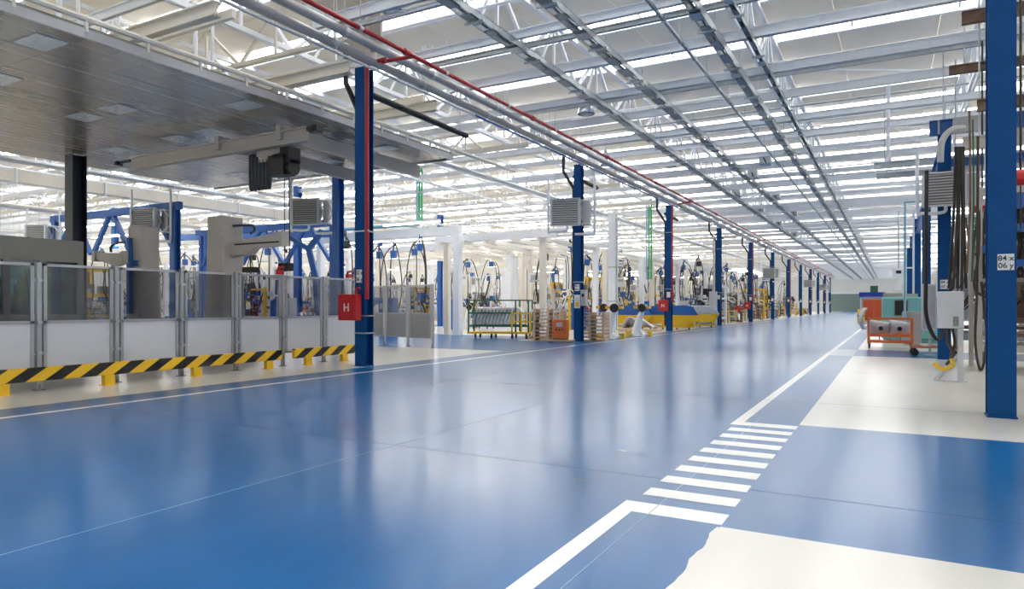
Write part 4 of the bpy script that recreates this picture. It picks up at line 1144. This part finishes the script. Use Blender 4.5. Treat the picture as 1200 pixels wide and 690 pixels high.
# hanging hose bundle above it
for k in range(5):
    p0 = at(1120+2.2*k, 172, 13.2); p1 = at(1118+3*k, 250, 13.1); p2 = at(1112+5*k, 338, 13.2)
    hose('hanging_hose', '%s dark hose of the bundle hanging down to the grey control box' % ('leftmost', 'second', 'middle', 'fourth', 'rightmost')[k], 'hose', [p0, p1+Vector((.02*(k % 2), .1, 0)), p2], .026, M_hose if k % 2 else M_black, group='hose bundle over the grey control box')
hose('cable_loop', 'thick black cable hanging in a U loop left of the control box', 'cable', [at(1086, 200, 13.4), at(1085, 330, 13.4), at(1086, 372, 13.4), at(1097, 397, 13.4), at(1106, 385, 13.4), at(1108, 350, 13.4), at(1115, 338, 13.4)], .036, M_black)
hose('cable_loop', 'brown cable looping to the floor right of the control box', 'cable', [at(1146, 160, 12.5), at(1145, 330, 12.5), at(1143, 400, 12.6), at(1148, 432, 12.6), at(1153, 425, 12.6), at(1156, 390, 12.6), at(1150, 330, 12.6)], .022, M_hose)
hose('curved_pipe', 'grey curved hose bending over beside the hose bundle', 'hose', [at(1102, 190, 14), at(1104, 166, 14), at(1115, 152, 14), at(1130, 150, 14)], .06, M_pipe)
hose('thin_hose', 'thin green hose hanging beside the large right column', 'hose', [at(1140, 140, 13), at(1141, 230, 13), at(1139, 330, 13)], .015, M_green)
hose('thin_hose', 'thin brown hose hanging beside the large right column', 'hose', [at(1136, 130, 13), at(1137, 230, 13), at(1133, 320, 13)], .02, M_brown)
def rbeam(name, label, u0, u1, v, D, w, h, m, cat='beam', end=None):
    a = at(u0, v, D); x1 = u1 if u1 < 50 else x_on_y(u1, a.y)
    o = thing(name, label, cat, (a.x, a.y, a.z)); L = x1-a.x
    q = MB().box(0, L, -.012, .012, -h/2, h/2).box(0, L, -w/2, w/2, h/2-.02, h/2).box(0, L, -w/2, w/2, -h/2, -h/2+.02)
    q.build('web', m, o)
    r = MB(); x = .3
    while x < L: r.bar((x, 0, h/2), (x, 0, 8.0-a.z if a.z < 7.8 else 1.0), .03); x += 1.6
    r.build('hanger', M_steel, o, kind='stuff')
    return o
rbeam('rusty_beam', 'topmost rusty brown beam end left of the right column', 1127, 12, 22, 14.5, .16, .26, M_brown)
rbeam('rusty_beam', 'middle rusty beam end left of the right column', 1112, 12, 83, 16, .14, .2, M_brown)
rbeam('rusty_beam', 'lower rusty beam end touching the right column', 1145, 12, 124, 14.5, .14, .24, M_brown)
rbeam('grey_beam', 'grey beam with square end above the right heater, upper of two', 1024, 12, 195, 21.5, .12, .2, M_steel)
rbeam('grey_beam', 'grey beam with square end above the right heater, lower of two', 1027, 12, 207, 22.5, .12, .18, M_steel)
rbeam('grey_beam', 'taupe beam behind the hose bundle near the right column', 1128, 12, 168, 14.8, .14, .26, M_granite)
t = rbeam('blue_crane_beam', 'blue and pale crane beam with yellow tag beside the right column', 1089, 12, 151, 17.5, .2, .36, M_blue2)
MB().box(.5, 1.2, -.12, .0, -.19, .19).box(.18, .22, -.12, .0, -.18, .18).build('pale_section', M_pipe, t); MB().box(1.5, 1.68, -.13, -.1, .02, .09).build('yellow_tag', M_yellow, t)
t = rbeam('blue_crane_beam', 'short blue beam under the crane beam behind the hoses', 1104, 3.5, 192, 18.5, .2, .22, M_blue2)
# long blue beam parallel to the aisle on the right columns
t = thing('crane_runway', 'blue runway beam resting along the right columns above the heater', 'crane beam', (1.2, 21.3, 5.4))
MB().box(-.12, .12, 0, 32, -.2, -.16).box(-.12, .12, 0, 32, .16, .2).box(-.02, .02, 0, 32, -.16, .16).build('beam', M_blue2, t)
t = thing('supply_line', 'pale blue pipe with elbow standing left of the right columns', 'pipe', (.4, 27.5, 0))
MB().tube([(0, 0, .02), (0, 0, 4.8), (.0, .0, 5.0), (.8, 0, 5.0)], .04, 8).build('pipe', M_ltblue, t, True)
t = thing('supply_line', 'white vertical pipe frame beside the blue right columns', 'pipe', (.5, 33.5, 0))
MB().tube([(0, 0, .02), (0, 0, 5.4)], .04, 8).tube([(.3, 0, .02), (.3, 0, 5.4)], .04, 8).tube([(0, 0, 3.0), (.3, 0, 3.0)], .03, 8).build('pipe', M_white, t, True)
# white tie rods hanging from the beams on the right
t = thing('hanging_bracket', 'white vertical post with diagonal wires hanging from the ceiling right of the trays', 'bracket', tuple(at(1041, 138, 21)))
h_ = 1.25
MB().tube([(0, 0, 1.0), (0, 0, -h_)], .05, 8).tube([(0, 0, -h_), (0, 0, -h_-.12)], .09, 8).build('post', M_white, t)
MB().tube([(0, 0, 0), (1.9, 0, -1.2)], .015, 5).tube([(0, 0, 0), (-1.6, 0, -1.1)], .015, 5).tube([(0, 0, -.2), (1.2, 0, -1.2)], .015, 5).build('stay', M_white, t)

# tall grey box by the second right column
t = thing('tall_box', 'narrow tall grey box left of the second right column', 'cabinet', (.93, 22.4, 0))
MB().box(-.2, .15, -.12, .12, .7, 2.0).build('casing', M_panelw, t, bevel=.01); MB().box(-.17, .12, -.13, -.12, .75, 1.95).build('door', M_alu, t); MB().box(-.03, .03, -.03, .03, 0, .7).box(-.12, .12, -.12, .12, 0, .02).build('stand', M_steel, t)

# orange cart with silver castings
t = thing('orange_cart', 'orange wheeled cart carrying silver pressings at the aisle edge', 'cart', (x_on_y(1043, 25.6)+.0, 25.6, 0), -.0)
m = MB()
for x in (-.62, .62):
    for y in (-.4, .4): m.box(x-.03, x+.03, y-.03, y+.03, .16, 1.0)
for z in (.22, .42, .97):
    for y in (-.4, .4): m.box(-.65, .65, y-.025, y+.025, z-.03, z+.03)
    for x in (-.62, .62): m.box(x-.025, x+.025, -.4, .4, z-.03, z+.03)
m.box(-.62, .62, -.4, .4, .19, .22)
for x in (-.3, 0, .3): m.box(x-.015, x+.015, -.42, -.39, .22, .42)
m.build('frame', M_orange, t)
for x in (-.6, .6):
    for y in (-.36, .36): MB().tube([(x-.02, y, .08), (x+.02, y, .08)], .08, 12).box(x-.03, x+.03, y-.03, y+.03, .09, .17).build('caster', M_black, t)
def pressing(label, x, y, z, s, rz):
    q = thing('silver_pressing', label, 'car part', (x, y, z), rz)
    vs = []; fs = []; nx_, ny_ = 12, 7
    for j in range(ny_):
        for i in range(nx_):
            a = i/(nx_-1)*2-1; b = j/(ny_-1)*2-1
            hh = .3*math.cos(a*1.3)*math.cos(b*1.2)-.12*math.exp(-((a-.1)**2+(b+.1)**2)*10)
            vs.append((a*.3*s, -hh*.5, b*.22*s*(1-.25*a)))
    for j in range(ny_-1):
        for i in range(nx_-1): fs.append((j*nx_+i, j*nx_+i+1, (j+1)*nx_+i+1, (j+1)*nx_+i))
    o = MB().add(vs, fs).build('shell', mat('matt_cast_steel', (.5, .51, .53), .4, metal=.5, var=.1), q, True)
    md = o.modifiers.new('solid', 'SOLIDIFY'); md.thickness = .02
    w = MB().lathe([(.07, 0), (.12, .0), (.11, .06), (.08, .07), (.07, 0)], (0,0,0), 16); w.v = [(a+.02, -b-.13, c-.03) for a, c, b in w.v]; w.build('bearing_ring', M_alu, q, True)
    w = MB().lathe([(0, 0), (.07, 0)], (0,0,0), 14); w.v = [(a+.02, -.145-b, c-.03) for a, c, b in w.v]; w.build('hub_opening', M_ink, q)
cx = t.location.x
pressing('left silver pressing on the orange cart', cx-.3, 25.5, .68, 1.0, .1); pressing('right silver pressing on the orange cart', cx+.28, 25.5, .68, 1.0, -.2)
for k in range(3): 
    q = thing('silver_trim', '%s curved silver trim leaning at the left end of the orange cart' % ('front', 'middle', 'rear')[k], 'car part', (cx-.72-.04*k, 25.2+.13*k, .82), .2)
    MB().tube(bezier([(0, 0, -.2), (-.09, 0, .1), (-.05, 0, .35), (.06, 0, .5)], 6), .028, 6).build('blade', M_silver, q, True)
# turquoise machine
t = thing('turquoise_machine', 'turquoise machine tool with dark window behind the orange cart', 'machine', (0, 29.6, 0))
xa, xb = x_on_y(1033, 29.6), 1.75
MB().box(xa, xb, 0, 1.6, .15, 1.72).box(xa+.05, xb-.05, .1, 1.5, 0, .15).build('housing', M_turq, t, bevel=.04)
MB().box(xa+.42, xa+.88, -.02, 0, 1.0, 1.62).build('window_frame', M_booth, t); MB().box(xa+.45, xa+.85, -.03, -.02, 1.04, 1.58).build('window', M_ink, t)
MB().box(xa+1.32, xa+1.6, -.02, 0, 1.0, 1.6).build('side_window', M_ink, t)
MB().box(xa+.1, xa+.32, -.01, 0, 1.35, 1.4).build('marking', M_ltblue, t); MB().box(xa+.95, xa+1.2, -.01, 0, 1.35, 1.4).build('marking', M_ltblue, t)
MB().box(xa+.05, xa+.7, .2, 1.3, 1.72, 1.88).box(xa+.75, xa+1.2, .2, 1.3, 1.72, 1.85).build('roof_unit', M_granite, t)
t = thing('turquoise_cabinet', 'grey cabinet standing in front of the turquoise machine, right end', 'cabinet', (.62, 28.2, 0))
MB().box(-.3, .3, -.3, .3, .1, 1.15).box(-.25, .25, -.25, .25, 0, .1).build('body', M_granite, t); MB().box(-.25, .25, -.31, -.3, .15, 1.1).build('door', M_alu, t); MB().box(-.28, .3, -.34, .2, 1.15, 1.2).build('top', M_steel, t)
# orange red screen
t = thing('orange_screen', 'orange red mesh screen left of the turquoise machine', 'screen', (x_on_y(1011, 70), 70, 0))
m = MB()
W_ = x_on_y(1037, 70)-t.location.x
m.box(0, W_, -.03, .03, .05, .12).box(0, W_, -.03, .03, 1.9, 1.98).box(0, .07, -.03, .03, 0, 1.98).box(W_-.07, W_, -.03, .03, 0, 1.98).box(W_/2-.03, W_/2+.03, -.03, .03, .1, 1.95)
m.build('frame', M_orange, t); MB().box(.07, W_-.07, -.01, .01, .12, 1.9).build('sheet', mat('orange_red_sheet', (.62, .09, .03), .5), t)
# blue roofed booth
t = thing('blue_roof_booth', 'white booth with dark blue roof edge behind the orange screen', 'booth', (x_on_y(1008, 78), 78, 0))
W_ = x_on_y(1037, 78)-t.location.x
MB().box(-.1, W_, -.1, 3, 2.3, 2.75).build('roof', mat('royal_blue_sheet', (.01, .04, .35), .4), t)
for x in (0, W_-.1):
    MB().box(x, x+.1, 0, .1, 0, 2.25).build('post', M_white, t)
MB().box(.1, W_-.1, 1, 1.05, 0, 2.25).build('back_wall', M_panelw, t)
MB().box(.9, 1.6, .2, .35, 2.75, 3.4).build('monitor', M_green, t)
t = thing('yellow_bollard', 'yellow bollard at the foot of the blue roofed booth', 'bollard', (x_on_y(1009, 64), 64, 0))
MB().lathe([(0, 0), (.28, 0), (.28, 1.0), (.22, 1.1), (0, 1.12)], (0,0,0), 14).build('post', M_yellow, t, True); MB().lathe([(.29, .5), (.29, .6)], (0,0,0), 14).build('band', M_black, t)
# low trolleys with casters
def trolley(label, x, y, rz, m_, w=1.3):
    t = thing('low_trolley', label, 'trolley', (x, y, 0), rz)
    MB().box(-w/2, w/2, -.3, -.24, .22, .28).box(-w/2, w/2, .24, .3, .22, .28).box(-w/2, -w/2+.06, -.3, .3, .22, .28).box(w/2-.06, w/2, -.3, .3, .22, .28).box(-w/2+.3, -w/2+.5, -.24, .24, .22, .28).build('frame', m_, t)
    for xx in (-w/2+.1, w/2-.1):
        for yy in (-.25, .25): MB().tube([(xx, yy-.025, .1), (xx, yy+.025, .1)], .1, 12).box(xx-.03, xx+.03, yy-.03, yy+.03, .1, .22).build('caster', M_black, t)
M_sal = mat('salmon_paint', (.6, .2, .12), .5)
trolley('low salmon trolley on casters left of the second right column', 1.0, 22.35, .03, M_sal, 1.1)
# crowded welding station between and behind the right columns
station('brown welding station with hoses behind the grey control box', 1.62, 17.4, 1, 2.6, 3.9, n=3)
station('crowded grey welding station seen past the second right column', 1.7, 22.9, 2, 2.6, 3.9, n=3)
station('brown station with blue valve blocks behind the low trolley', 4.7, 18.5, 3, n=2)
station('grey station furthest right behind the nearest right column', 2.3, 12.3, 4, 2.4, 3.0, n=3)
station('brown station deep behind the second right column', 4.6, 24, 5, n=3)
station('grey station beside the third right column', 1.9, 33.5, 6, 3, 4, n=3)
station('brown station standing deepest on the right side', 4.0, 28.2, 7, 3, 4.2, n=3)
station('grey station far to the right behind the tall column', 8.3, 29, 8)
t = thing('chain_hoist', 'red chain hoist hanging right of the tall right column', 'hoist', tuple(at(1196, 208, 12)))
MB().tube([(-.25, 0, 0), (.25, 0, 0)], .14, 12).build('drum', M_redbox, t, True); MB().tube([(0, 0, .1), (0, 0, 3.5)], .02, 6).tube([(0, 0, -.1), (0, 0, -.9)], .012, 6).build('chain', M_black, t)
t = thing('chain_hoist', 'red balancer hanging left of the tall right column', 'hoist', tuple(at(1151, 243, 16)))
MB().tube([(-.2, 0, 0), (.2, 0, 0)], .13, 12).build('drum', M_redbox, t, True); MB().tube([(0, 0, .1), (0, 0, 3.9)], .02, 6).tube([(0, 0, -.1), (0, 0, -1.2)], .012, 6).build('chain', M_black, t)
# white robot head beyond the right columns
t = thing('white_equipment', 'white boxy equipment hanging left of the far right columns', 'equipment', tuple(at(1053, 328, 44)))
MB().cbox(0, 0, .5, .7, .6, .5).cbox(.2, 0, 0, .5, .5, .6).cbox(-.1, 0, -.5, .5, .4, .4).build('housing', M_white, t, bevel=.03); MB().cbox(0, -.31, .5, .3, .02, .2).build('panel', M_ink, t); MB().tube([(0, 0, .7), (0, 0, 4.7)], .05, 6).build('drop_rod', M_steel, t)
# end of the hall: gates and pale partition
t = thing('end_gate', 'grey green rolling gate in the far end wall left of the aisle end', 'gate', (-9.5, YN-.4, 0))
MB().box(-3.5, 3.5, 0, .3, 0, 4.2).build('shutter', mat('grey_green_sheet', (.22, .30, .28), .5), t); MB().box(-3.8, -3.5, -.05, .3, 0, 4.5).box(3.5, 3.8, -.05, .3, 0, 4.5).box(-3.8, 3.8, -.05, .3, 4.2, 4.5).build('frame', M_white, t)
